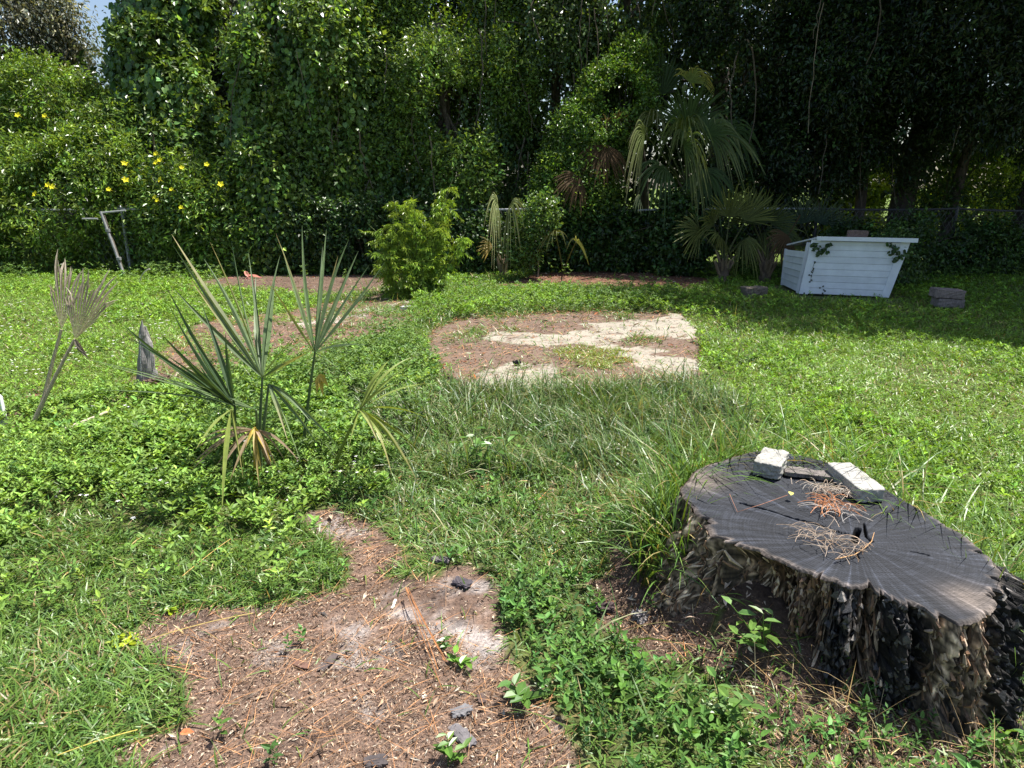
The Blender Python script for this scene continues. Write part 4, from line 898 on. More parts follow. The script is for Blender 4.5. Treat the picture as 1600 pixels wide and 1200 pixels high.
def hedge():
    # bright slender-leaved flowering shrub at far left, sloping back from the lawn
    bl=[(X(-60,13.2),13.3,1.0,1.3,1.0,1.3),(X(60,13.5),13.6,1.1,1.2,1.0,1.3),(X(170,13.6),13.5,1.2,1.2,.95,1.2),(X(290,13.4),13.4,1.0,1.2,.9,1.15),(X(370,13.2),13.2,.65,.9,.7,.85),
        (X(20,14.8),14.8,2.6,1.3,1.1,1.1),(X(130,14.8),14.9,2.9,1.2,1.0,1.1),(X(230,14.6),14.5,2.2,1.1,.9,1.0)]
    fs=tree('flowering_shrub','sprawling bright green shrub dotted with yellow flowers at the left of the yard','shrub',(X(120,13.9),13.9),bl,8200,9,.085,.34,BRG,101,h=1.4,rad=.07,gap=-.75,
      fol=dict(spread=.22,droop=.15,tipcol=(.17,.30,.04),tipf=.16),vine=dict(n=90,lo=.3,hi=.9,L=.065,col=(.08,.17,.035),blobs=bl[:5]))
    r=np.random.default_rng(7)
    fl=[(28,180,14.2),(70,181,14.0),(75,289,13.0),(82,292,12.95),(170,296,12.8),(195,255,13.3),(196,281,13.0),(243,254,13.1),(250,250,13.1),(284,262,13.1),(323,257,13.2),(268,296,12.6),(242,308,12.6),(246,313,12.55),(283,324,12.5),(345,288,12.9),(244,240,13.3),(250,281,13.0),(55,303,12.7)]
    fm=[o for o in fs.children if o.name.startswith('crown')][0].data;co_=np.empty(len(fm.vertices)*3,np.float32);fm.vertices.foreach_get('co',co_);co_=co_.reshape(-1,3)+np.array([X(120,13.9),13.9,0])
    fpx,fpy=pix(co_[:,0],co_[:,1],co_[:,2]);fd=co_[:,1]*CP+(CH-co_[:,2])*SP
    for (a,b,t) in fl:
        nb=np.hypot(fpx-a,fpy-b)<9;t=np.percentile(fd[nb],6) if nb.sum()>5 else t-.4
        c=at(a,b,t-.2);mb=MB();k=5;off=np.arange(k)*1.2566+r.uniform(0,1)
        ax=norm(np.array([r.normal()*.3,-.8,.5]));A=axes(ax);D=np.cos(off)[:,None]*A[1]+np.sin(off)[:,None]*A[2]+ax*.35
        mb.add(*leafV(np.repeat(c[None],k,0),D,np.repeat(ax[None],k,0),.058*r.uniform(.8,1.25),.048,vary([.85,.78,.03],k,.08,.04,r),6,.1,.1))
        mb.tube([c+[0,.12,-.03],c],[.004,.012],5,[.5,.45,.05]);mb.build('flower',PETAL,fs)
    tree('oak_tree','distant grey green oak hung with moss above the flowering shrub','tree',(X(40,19),19.5),[(X(-70,19),19,4.6,2.4,1.6,1.9),(X(40,19),19.2,5.1,1.9,1.5,1.5),(X(85,19),19.6,5.3,1.2,1.1,1.2),(X(90,19),19.3,3.2,1.6,1.2,1.2)],5200,12,.10,.4,GRY,102,h=4.5,rad=.28,gap=-.35,fol=dict(spread=.5,droop=.5))
    tree('vine_tower','narrow tree smothered in big leaved vine left of centre','tree',(X(285,14.2),15.6),[(X(285,14),14.3,1.6,.85,.7,1.1),(X(285,14),14.3,3.0,.9,.75,1.1),(X(270,14),14.4,4.3,.85,.8,1.0),(X(300,14),14.4,5.4,.9,.8,.9)],2900,8,.10,.65,(.115,.19,.042),103,stems=8,h=3.6,rad=.12,
       vine=dict(n=230,lo=.5,hi=1.5,L=.13,col=(.09,.18,.05)),gap=-.7,bark=(.05,.045,.04))
    tree('oak_tree','dark mossy oak seen between the vine towers left of centre','tree',(X(370,17.5),17.8),[(X(350,17),17.2,4.4,1.1,1.0,1.6),(X(410,17),17.5,5.2,1.3,1.1,1.4),(X(350,17),17.2,2.4,1.2,.8,1.1)],3000,10,.09,.4,(.085,.10,.06),104,h=4,rad=.24,gap=-.5,fol=dict(spread=.4,droop=.6))
    bl=[(X(430,13.4),13.3,1.1,.9,.75,1.2),(X(450,13.4),13.5,2.9,.9,.85,1.2),(X(480,13.4),13.4,4.3,1.1,.9,1.2),(X(540,13.4),13.3,3.4,1.2,.9,1.3),(X(560,13.4),13.7,1.5,.9,.55,1.3),(X(560,13.4),13.7,5.4,1.4,1.0,1.1),(X(500,13.6),13.9,1.9,1.2,.7,1.4)]
    tree('vine_draped_tree','broad tree draped in curtains of heart leaved vine left of centre','tree',(X(500,14),14.1),bl,6600,8,.088,.6,(.135,.215,.045),105,stems=16,h=5,rad=.2,gap=-.4,wob=.3,fol=dict(spread=.2,droop=.35,tipcol=(.12,.23,.035),tipf=.12),vine=dict(n=420,lo=.6,hi=2.2,L=.10,col=(.11,.20,.05)))
    bl=[(X(640,13.4),13.7,2.2,1.0,.8,1.2),(X(700,13.4),13.4,3.3,1.2,1.0,1.2),(X(650,13.6),13.7,4.3,.8,.8,.9),(X(720,13.6),13.7,4.9,1.3,1.0,1.1),(X(720,13.3),13.6,1.6,1.0,.8,1.1),(X(770,13.6),13.8,3.2,.8,.8,1.3),(X(690,13.4),13.6,.6,1.3,.5,.6)]
    tree('laurel_tree','bright leaved leaning tree in the centre above the feathery bush','tree',(X(700,14.3),14.5),bl,7800,9,.072,.42,(.135,.215,.042),106,stems=14,h=4.6,rad=.16,gap=-.35,wob=.3,fol=dict(spread=.24,droop=.1,tipcol=(.16,.28,.04),tipf=.15),vine=dict(n=220,lo=.4,hi=1.6,L=.06,col=(.07,.14,.045)))
    bl=[(X(840,14.5),14.8,4.4,1.2,1.0,1.2),(X(880,14.5),14.8,3.0,1.1,.9,1.2),(X(830,14.5),14.8,1.5,1.0,.7,1.2),(X(950,14.5),15.0,5.3,1.4,1.0,1.0)]
    tree('woodland_tree','dark tree with bare hanging vines right of the centre','tree',(X(860,15),15.3),bl,4300,9,.075,.5,(.085,.14,.036),107,stems=22,h=5,rad=.17,gap=-.3,fol=dict(spread=.28,droop=.4),vine=dict(n=100,lo=.5,hi=2,L=.055,col=(.05,.105,.03)))
    bl=[(X(960,12.9),13.2,3.1,.75,.7,.75),(X(920,12.9),13.2,2.4,.7,.65,.7),(X(985,12.9),13.3,3.7,.5,.5,.6),(X(900,12.9),13.1,1.5,.7,.6,.7)]
    tree('privet_bush','rounded small leaved bush just left of the tall fan palm','bush',(X(945,13.3),13.4),bl,3600,9,.055,.45,(.115,.195,.035),108,h=2.4,rad=.06,gap=-.75,fol=dict(spread=.17,droop=0,tipcol=(.12,.24,.03),tipf=.2),bark=(.08,.07,.06))
    # vine wall on the fence
    bl=[(X(860,12.7),12.85,.55,.6,.28,.55),(X(920,12.7),12.9,.6,.7,.28,.6),(X(990,12.7),12.9,.55,.7,.28,.55),(X(1050,12.7),12.9,.5,.6,.28,.5),(X(1062,12.2),12.35,.75,.42,.25,.8)]
    tree('fence_vine','creeping vine covering the fence below the long silver rail','vine',(X(950,12.9),12.9),bl,2900,8,.06,.75,(.045,.095,.022),109,h=.9,rad=.02,gap=-.9,back=.7,fol=dict(spread=.14,droop=.25,shape=7),vine=dict(n=60,lo=.3,hi=.8,L=.055,col=(.06,.12,.03)))
    bl=[(X(1130,12.9),12.95,.4,.55,.3,.4),(X(1330,12.6),12.6,.45,.5,.35,.45),(X(1440,12.4),12.4,.5,.7,.35,.5),(X(1540,12.4),12.5,.45,.7,.3,.5)]
    tree('understory_bush','low dark bush in the shade behind the white hutch','bush',(X(1300,12.7),12.75),bl,2300,8,.06,.55,(.05,.10,.022),110,h=.6,rad=.03,gap=-.8)
    bl=[(X(430,12.6),12.75,.55,.7,.28,.65),(X(500,12.6),12.8,.6,.7,.28,.7),(X(570,12.6),12.75,.65,.7,.28,.7),(X(640,12.6),12.8,.6,.8,.28,.7),(X(740,12.6),12.75,.55,.6,.28,.6)]
    tree('fence_vine','heart leaved vine hiding the fence behind the feathery bush','vine',(X(560,12.9),12.9),bl,3000,8,.06,.75,(.05,.10,.024),119,h=.9,rad=.02,gap=-1.2,back=.7,fol=dict(spread=.14,droop=.25,shape=7))
    # leafy shrub by the drooping palm
    bl=[(X(838,11.7),11.9,.85,.36,.3,.42),(X(850,11.7),11.9,1.1,.25,.25,.3),(X(820,11.7),11.9,.45,.35,.3,.35)]
    tree('small_shrub','upright pale leaved shrub between the drooping palm and the wiry seedling','shrub',(X(838,11.8),12.0),bl,420,8,.05,.6,(.11,.19,.045),111,h=1.0,rad=.02,gap=-.45,wob=.5,fol=dict(spread=.14,droop=0))
    bl=[(X(1395,11),11.2,.35,.28,.25,.3),(X(1412,11),11.3,.6,.2,.2,.3),(X(1425,11),11.2,.15,.25,.2,.2)]
    tree('weedy_shrub','pale small shrub growing against the right side of the hutch','shrub',(X(1400,11),11.3),bl,420,8,.045,.6,(.085,.15,.04),112,h=.6,rad=.015,gap=-.9)
    # right: dark trees with low overhanging limbs
    bl=[(X(1180,13.6),13.9,3.6,1.3,1.0,1.4),(X(1250,13.6),13.6,2.5,1.1,.8,1.0),(X(1160,13.9),14.2,5.2,1.5,1.2,1.3),(X(1180,13.6),14.3,1.9,1.1,.7,1.1),(X(1280,13.3),13.1,3.8,1.2,1.0,1.2)]
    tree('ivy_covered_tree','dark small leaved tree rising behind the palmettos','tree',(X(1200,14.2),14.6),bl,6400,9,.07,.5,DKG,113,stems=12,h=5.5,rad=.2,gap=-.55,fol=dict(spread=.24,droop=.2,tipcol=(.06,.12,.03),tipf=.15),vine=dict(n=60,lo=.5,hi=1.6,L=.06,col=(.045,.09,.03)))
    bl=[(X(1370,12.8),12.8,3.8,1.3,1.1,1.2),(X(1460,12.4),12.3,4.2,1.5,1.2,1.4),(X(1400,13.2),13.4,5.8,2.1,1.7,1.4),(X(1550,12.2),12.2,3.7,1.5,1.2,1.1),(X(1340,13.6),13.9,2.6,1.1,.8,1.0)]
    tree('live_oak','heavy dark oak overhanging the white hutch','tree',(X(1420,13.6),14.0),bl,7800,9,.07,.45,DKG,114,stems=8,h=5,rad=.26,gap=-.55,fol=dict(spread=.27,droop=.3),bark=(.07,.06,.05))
    bl=[(X(1650,12),11.6,4.2,1.8,1.4,1.5),(X(1600,12.5),12.8,5.6,2.2,1.8,1.5),(X(1780,12),11.4,5.2,2.2,1.9,1.8),(X(1700,13),13.2,2.6,1.5,.9,1.2)]
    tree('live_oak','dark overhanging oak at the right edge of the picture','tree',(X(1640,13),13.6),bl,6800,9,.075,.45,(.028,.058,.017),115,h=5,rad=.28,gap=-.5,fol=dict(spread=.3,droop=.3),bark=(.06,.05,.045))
    bl=[(X(1430,14.4),14.6,2.0,.7,.5,.55),(X(1490,14),14.1,1.35,.8,.5,.35),(X(1570,14),14.1,1.0,.7,.4,.45),(X(1380,14),14.0,.9,.8,.4,.6),(X(1500,14.4),14.5,2.7,1.1,.5,.4)]
    tree('thin_understory_tree','sparse sapling with light showing through at the right fence','tree',(X(1470,14.3),14.4),bl,700,8,.07,.5,(.045,.09,.02),116,h=2.2,rad=.06,gap=-.2,fol=dict(spread=.3,droop=.3),vine=dict(n=26,lo=.3,hi=1.1,L=.06,col=(.05,.10,.02)))
    # overhead canopy that shades the right side of the yard (above the frame)
    bl=[(6.7,11.4,7.2,2.2,1.7,1.3),(8.0,10.1,7.2,2.4,1.7,1.3),(10.8,9.2,7.4,2.6,1.9,1.4),(11.0,12.0,7.6,2.8,2.4,1.6),(10.0,14.2,8.2,3.0,2.2,1.5)]
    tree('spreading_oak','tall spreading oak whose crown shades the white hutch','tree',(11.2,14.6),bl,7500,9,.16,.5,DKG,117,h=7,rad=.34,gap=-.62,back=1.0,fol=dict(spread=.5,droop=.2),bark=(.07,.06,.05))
    # tall trunks behind
    for px,y,rad,lb,lx in ((1105,16.5,.24,'thick dark pine trunk behind the top of the fan palm',.05),(905,15.9,.10,'slim dark trunk standing right of centre behind the vines',.2),(1010,16.4,.13,'dark leaning trunk behind the rounded bush',-.5),(815,15.6,.07,'thin straight trunk in the dark gap at the centre',.1),(1335,14.2,.12,'dark trunk behind the hutch roof',-.15),(1468,13.9,.10,'leaning dark trunk in the shade right of the hutch',.25)):
        r=np.random.default_rng(int(px));x=X(px,y);root=empty('pine_tree' if px==1105 else 'slim_tree',(x,y,0),lb,'tree',GRP)
        mb=MB();z=np.linspace(-.1,8.5,26);mb.tube(np.stack([x+lx*z/4+.05*np.sin(z),y+.04*np.cos(z),z],1),rad*(1-.05*z),12,[.09,.075,.065],rough=.25,seed=px)
        for k in range(7):
            zz=r.uniform(2,7);e=np.array([x+lx*zz/4+r.normal()*.9,y+r.normal()*.5,zz+r.uniform(.2,.8)]);mb.tube(blade_path(np.array([x+lx*zz/4,y,zz]),e,.1),np.linspace(rad*.25,.01,9),5,[.08,.07,.06])
        mb.build('trunk',BARK,root)
        P,o=shell([(x+lx*2,y,8.3,1.5,1.3,1.0),(x+lx*1.5,y,6.6,1.0,.8,.7)],520,r,gap=-.6,back=1.0,seed=px);mb=MB();foliage(mb,P,o,r,8,.13,.35,DKG,spread=.4);mb.build('crown',LEAF,root)
    # hanging moss / bare stems strings in the dark gaps
    # woodland mass further back
    r=np.random.default_rng(77);bl=[]
    for x in np.arange(-24,30,2.0):
        for z,ry in ((1.2,1.2),(3.4,1.3),(5.8,1.4),(7.6,1.3)):
            pxa=800+F*x/20.5
            if 120<pxa<245 and z>2.5: continue
            if 60<pxa<340 and z>4.5: continue
            if z<2 and x>9.3 and x<19: continue
            if z>4.5 and pxa<140: continue
            bl.append((x+r.normal()*.3,20.5+r.normal()*.6,z+r.normal()*.2,1.9,ry,1.6))
    P,o=shell(bl,21000,r,gap=-1.6,wob=.2,thick=.3,seed=200,back=.35);mb=MB();foliage(mb,P,o,r,7,.22,.55,(.033,.065,.02),spread=.5)
    mb.build('far_woodland',LEAF,kind='stuff',label='dark mass of woodland beyond the fence',cat='woodland')
    # sunlit bushes in the neighbouring plot
    for k,(x,y,w) in enumerate(((12.3,18.8,1.3),(15.2,19.0,1.6),(9.2,19.2,1.0))):
        tree('sunlit_bush',['bright yellow green bush in sun beyond the right fence','wide yellow green bush in sun at the far right edge beyond the fence','small yellow green bush in sun glimpsed above the hutch'][k],'bush',(x,y),[(x,y,.7,w,.8,.8),(x+.4,y+.2,1.8,w*.8,.8,.95)],1500,8,.13,.5,(.26,.34,.03),120+k,h=1.0,rad=.05,gap=-.9,group='sunlit bushes beyond the fence')
hedge()
def feathery():
    """bright bush with pinnate leaves"""
    r=np.random.default_rng(33);y=9.75;bx=X(655,9.7);root=empty('elder_bush',(bx,y,0),'bright green bush with feathery drooping leaflets in front of the centre trees','bush')
    mb=MB();L=MB()
    stems=[(610,330,.3),(625,305,.2),(650,315,.15),(598,385,.3),(665,345,.1),(705,278,0),(698,300,.2),(712,320,.1),(690,320,-.1),(640,350,-.1),(700,350,.1),(620,365,-.2),(650,380,-.2),(680,395,-.1),(600,410,0),(635,410,-.3),(668,425,-.2),(585,350,.2),(728,360,.1),(612,440,-.2),(648,300,.2),(695,430,-.1),(640,455,-.3),(602,455,-.1)]
    for a,b,dy in stems:
        e=at(a,b,9.85-dy*1.0);e[1]-=dy*.3;st=np.array([bx+r.normal()*.06,y+r.normal()*.05,0]);e=e+rv(1,r)[0]*[.07,.1,.05];P=blade_path(st,e,.0,12,r.normal()*.09);mb.tube(P,np.linspace(.012,.004,12),5,[.12,.15,.06])
        for k in range(44):
            s=r.uniform(.25,1.0);p=P[int(s*11)];a_=r.uniform(0,6.28);D0=norm(np.array([math.cos(a_),math.sin(a_)-.2,r.uniform(-.3,1.1)]));ll=r.uniform(.10,.2);nn=9
            q=np.linspace(0.15,1,nn);Q=p+D0*ll*q[:,None]+np.array([0,0,-1])*(ll*r.uniform(.1,.9)*q**2)[:,None]+rv(nn,r)*.006
            T=norm(np.gradient(Q,axis=0));S=norm(np.cross(T,[0,0,1.0]));U=np.cross(S,T)
            c=vary([.25,.37,.055],1,.22,.1,r)[0]
            for sg in (-1,1):
                L.add(*leafV(Q,T*r.uniform(.5,1.0)+S*sg*.9+np.array([0,0,-.35])+rv(nn,r)*.3,U+rv(nn,r)*.25,.095*(1-.25*q),.0145,c*np.exp(r.normal(size=(nn,1))*.15),4,.15,.2))
            L.add(*leafV(Q[-1:],T[-1:],U[-1:],.08,.02,c[None],4))
    mb.build('stems',BARK,root);L.build('foliage',LEAF,root)
    # low pale weeds below it
feathery()
def mk_weed(px,py,h,nl,L,col,label,name='weed_plant',shape=6,W=.45,z=None,branches=3,grp='individual weeds',cat='weed'):
    r=np.random.default_rng(int(px*7+py));p=gz(px,py);p[2]=hfun(p[0],p[1]);mb=MB();S=MB()
    for k in range(branches):
        e=p+np.array([r.normal()*h*.45,r.normal()*h*.45,h*r.uniform(.6,1.1)]);P=blade_path(p,e,.08,6);S.tube(P,np.linspace(.003,.0015,6),5,np.array(col)*.8)
        for j in range(nl):
            s=(j+1)/nl;q=P[min(5,int(s*5.2))];a=j*2.4+r.uniform(0,.5);D=np.array([[math.cos(a),math.sin(a),.35]])
            mb.add(*leafV(q[None],D,np.array([[0,0,1.0]])+rv(1,r)*.2,L*r.uniform(.75,1.2)*(1.15-.35*s),L*W*r.uniform(.8,1.2),vary(col,1,.12,.08,r),shape,.12,.2))
    root=mb.build(name,LEAF,loc=p,label=label,cat=cat,group=grp);S.build('stem',LEAF,root)
for a in ((716,1030,.05,4,.045,(.17,.33,.05),'small four leaved bright weed on the bare soil below the ash patch'),(700,1185,.07,5,.05,(.11,.22,.04),'low dark leaved weed at the bottom edge of the bare soil'),
          (725,722,.20,6,.075,(.12,.24,.05),'pale leaved weed standing in the tall grass left of the stump'),(745,735,.24,6,.08,(.12,.24,.05),'taller pale weed standing just right of its twin in the tall grass'),
          (205,1006,.03,8,.035,(.40,.52,.03),'lime yellow creeping weed at the left edge of the bare soil'),(268,955,.03,6,.033,(.38,.50,.03),'lime yellow creeping weed above its twin at the soil edge'),
          (182,1010,.03,6,.03,(.36,.46,.03),'smallest lime yellow sprig at the left soil edge'),(1190,1045,.15,7,.06,(.15,.27,.06),'leafy upright weed at the foot of the stump front'),
          (505,665,.16,6,.07,(.13,.26,.04),'three lobed light weed beside the young palm stalk'),(1575,1090,.18,8,.05,(.17,.26,.09),'pale weed against the right end of the stump'),(1130,1120,.12,7,.055,(.12,.23,.05),'broad leaved weed in the lower right below the stump'),
          (975,1070,.12,8,.05,(.11,.23,.04),'bushy weed between the soil and the stump foot'),(820,1085,.07,5,.07,(.10,.2,.04),'spreading weed on the right edge of the bare soil'),(690,1000,.04,6,.03,(.10,.2,.04),'tiny weed cluster in the ash patch')):
    mk_weed(*a,branches=4 if a[2]>.1 else 3)
SUN,SKY,EXPO=5.0,.085,1.05
# ------------------------------------------------------------------ chain link fence
def fence():
    y=12.95;root=empty('chain_link_fence',(0,y,0),'old chain link fence with a silver top rail running along the trees','fence')
    xs=np.arange(-12.5,13.6,2.6);H=1.17
    for i,x in enumerate(xs):
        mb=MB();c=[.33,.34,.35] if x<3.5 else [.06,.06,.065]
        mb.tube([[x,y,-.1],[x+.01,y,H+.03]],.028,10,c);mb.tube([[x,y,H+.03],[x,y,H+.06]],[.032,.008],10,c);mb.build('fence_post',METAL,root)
    for i,(a,b) in enumerate(zip(xs[:-1],xs[1:])):
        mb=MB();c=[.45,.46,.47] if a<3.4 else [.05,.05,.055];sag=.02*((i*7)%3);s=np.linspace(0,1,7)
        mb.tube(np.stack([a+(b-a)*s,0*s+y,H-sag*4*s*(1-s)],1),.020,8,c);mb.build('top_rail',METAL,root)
    mb=MB();st=.11;n=int((xs[-1]-xs[0])/st)
    for i in range(n):
        x0=xs[0]+i*st
        for sg in (-1,1):
            P=[[x0,y-.03+.004*sg,.03],[x0+sg*H*.6,y-.03+.004*sg,H-.03]]
            if xs[0]<P[1][0]<xs[-1]: mb.tube(P,.0028,4,[.16,.165,.16],cap=False)
    mb.build('wire_mesh',METAL,root)
    # leaning gate post with hinge pipe
    t=11.9;b=gz(198,436);tp=at(157,331,b[1]*CP+CH*SP);root=empty('leaning_gate_post',b,'leaning silver gate post with a bent pipe under the flowering shrub','gate post')
    mb=MB();mb.tube([b-[0,0,.1],tp],.024,12,[.2,.205,.2],rough=.15);mb.build('post',METAL,root)
    mb=MB();e=tp+np.array([.42,.05,.02]);mb.tube([tp-[.02,0,.02],e],.017,8,[.3,.31,.31]);mb.build('pipe',METAL,root)
    mb=MB();q=tp+np.array([-.12,0,-.12]);mb.tube([q-[.22,0,0],q+[.05,0,0]],.016,8,[.3,.31,.31]);mb.build('side_rail',METAL,root)
    mb=MB();m=b+(tp-b)*.62
    for k in range(2): 
        c=b+(tp-b)*(.3+.42*k);mb.tube([c-[0,.0,.02],c+[0,0,.03]],.040,12,[.3,.3,.31])
    mb.build('clamp',METAL,root)
    mb=MB();mb.tube([b+[-.04,.05,.05],tp+[.02,.06,-.06]],.010,6,[.12,.1,.08]);mb.build('vine_stem',BARK,root)
    for px in (1024,1022): pass
fence()
# ------------------------------------------------------------------ white hutch
def hutch():
    A=gz(1250,461);Bq=gz(1388,467);Cb=gz(1222,447)
    A[2]=Bq[2]=Cb[2]=.0
    root=empty('white_hutch',A,'low white clapboard hutch with a slanted roof standing in the shade','hutch')
    u=norm(Bq-A);nrm=norm(np.cross(u,[0,0,1.0]));up=np.array([0,0,1.0])
    if nrm[1]>0:nrm=-nrm
    W0=np.linalg.norm(Bq-A);H=.80;tl=.085;tr=.165            # how far the top corners lean to the right
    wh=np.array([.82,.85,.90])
    def pf(s,h,o=0): # s 0..1 along the front at height h
        l=A+u*(tl*h/H);r=Bq+u*(tr*h/H);return l*(1-s)+r*s+up*(h+.02)+nrm*o
    def quadbox(mb,a,b,c,d,th,n,col):
        a,b,c,d=[np.asarray(v,float) for v in (a,b,c,d)];k=-n*th
        mb.hexa(np.array([a+k,b+k,b,a,d+k,c+k,c,d]),col)
    r=np.random.default_rng(9)
    # back-of-siding panel
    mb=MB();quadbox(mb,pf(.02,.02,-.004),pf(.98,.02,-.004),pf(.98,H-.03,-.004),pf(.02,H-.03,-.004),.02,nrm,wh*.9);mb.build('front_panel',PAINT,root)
    mb=MB();n=8
    for i in range(n):
        h0=.01+i*(H-.06)/n;h1=h0+(H-.06)/n-.007
        a,b=pf(.085,h0,.009),pf(.915,h0,.009);c,d=pf(.915,h1,.009),pf(.085,h1,.009)
        quadbox(mb,a,b,c,d,.010,nrm,wh*(1+r.normal()*.03))
    mb.build('front_siding',PAINT,root)
    for s0,s1 in ((-.015,.088),(.912,1.0)):
        mb=MB();
        m_=1
        for i in range(m_):
            h0=i*H/m_;h1=(i+1)*H/m_;nib=.0 if s0<.5 else .012*abs(math.sin(i*1.9))
            quadbox(mb,pf(s0,h0,.020),pf(s1-nib,h0,.020),pf(s1-nib*.6,h1,.020),pf(s0,h1,.020),.024,nrm,wh*1.02)
        o=mb.build('corner_trim',PAINT,root)
    mb=MB();quadbox(mb,pf(.09,H-.07,.022),pf(.91,H-.07,.022),pf(.91,H-.02,.022),pf(.09,H-.02,.022),.014,nrm,wh*.97);mb.build('top_board',PAINT,root)
    # left side: planks running back, white darkened to paint this face's shade
    v=norm(Cb-A);L2=np.linalg.norm(Cb-A);n2=norm(np.cross(up,v));
    if n2[0]>0:n2=-n2
    def ps(s,h,o=0): return A+u*(tl*h/H*(1-s))+v*L2*s+up*(h+.02)+n2*o-u*.01
    mb=MB();n=6;Hs=.60
    for i in range(n):
        h0=.02+i*Hs/n;h1=h0+Hs/n-.006
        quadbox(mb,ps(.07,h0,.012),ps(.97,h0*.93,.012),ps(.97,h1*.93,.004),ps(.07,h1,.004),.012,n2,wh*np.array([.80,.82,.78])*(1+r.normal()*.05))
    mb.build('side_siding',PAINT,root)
    mb=MB();quadbox(mb,ps(.03,.0,.018),ps(.13,.0,.018),ps(.13,H-.05,.018),ps(.03,H-.05,.018),.02,n2,wh*.96);mb.build('side_post',PAINT,root)
    mb=MB();quadbox(mb,ps(.96,.0,.012),ps(1.02,.0,.012),ps(1.02,.58,.012),ps(.96,.58,.012),.03,n2,wh*.8);mb.build('rear_post',PAINT,root)
    # back and right walls
    mb=MB();D=v*L2*.97
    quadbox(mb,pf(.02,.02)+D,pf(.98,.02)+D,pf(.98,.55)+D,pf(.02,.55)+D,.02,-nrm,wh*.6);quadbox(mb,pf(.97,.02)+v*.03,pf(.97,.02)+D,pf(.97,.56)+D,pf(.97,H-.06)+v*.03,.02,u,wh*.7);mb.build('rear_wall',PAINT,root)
    # roof: slab sloping back, front fascia
    a=pf(.03,H+.02,.07);b=pf(1.055,H+.02,.07);D2=v*(L2+.12)-up*.19
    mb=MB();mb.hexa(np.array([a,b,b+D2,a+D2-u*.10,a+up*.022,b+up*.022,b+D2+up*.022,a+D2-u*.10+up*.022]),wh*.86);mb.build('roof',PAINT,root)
    mb=MB();mb.hexa(np.array([a-nrm*-.016-up*.028,b+nrm*.016-up*.028,b-up*.028+nrm*.002,a-up*.028+nrm*.002,a+nrm*.016+up*.03,b+nrm*.016+up*.03,b+nrm*.002+up*.03,a+nrm*.002+up*.03]),wh);mb.build('fascia',PAINT,root)
    # block on the roof
    c=(a*.53+b*.47)+D2*.22+up*.085;rough_block('wood_block',c,axes(u),(.26,.14,.13),STONE,[.17,.12,.10],'brown block resting on the hutch roof','block',n=16,amp=.006,seed=40)
    # vines creeping on the hutch
    for lb,pts,L in (('small leafy vine hanging from the left end of the hutch roof edge',[(1270,380),(1278,384),(1286,388),(1292,384),(1280,392),(1274,388),(1290,392),(1284,396),(1296,380),(1276,396)],.06),
                     ('small leafy vine hanging from the right end of the hutch roof edge',[(1390,384),(1396,390),(1402,394),(1400,402),(1406,398),(1394,398),(1408,390),(1398,384),(1403,406),(1411,395)],.06),
                     ('thin dark creeper climbing the left trim board of the hutch',[(1272,412),(1270,418),(1271,424),(1268,430),(1267,436),(1266,441),(1285,454),(1283,450),(1288,455),(1252,458),(1257,461)],.035)):
        mb=MB();Q=[]
        for q,(px,py) in enumerate(pts):
            ray=at(px,py,1.0)-np.array([0,0,CH]);o0=np.array([0,0,CH]);tt=((A+nrm*.035-o0)@nrm)/(ray@nrm);p=o0+ray*tt;Q.append(p)
            k=5 if L>.05 else 2;D=rv(k,r);D[:,2]-=.5;D-=nrm*(D@nrm)[:,None]*.6
            mb.add(*leafV(p+rv(k,r)*.022,D,np.repeat(nrm[None],k,0)+rv(k,r)*.3,L,L*.7,vary([.06,.11,.03] if L>.05 else [.03,.04,.02],k,.2,.1,r),6))
        root2=mb.build('creeper',LEAF,loc=Q[0],label=lb,cat='vine',group='creepers on the hutch')
        sm=MB();Q=np.array(Q);sm.tube(Q[:6],.003,4,[.08,.07,.04]);sm.build('stem',BARK,root2)
hutch()
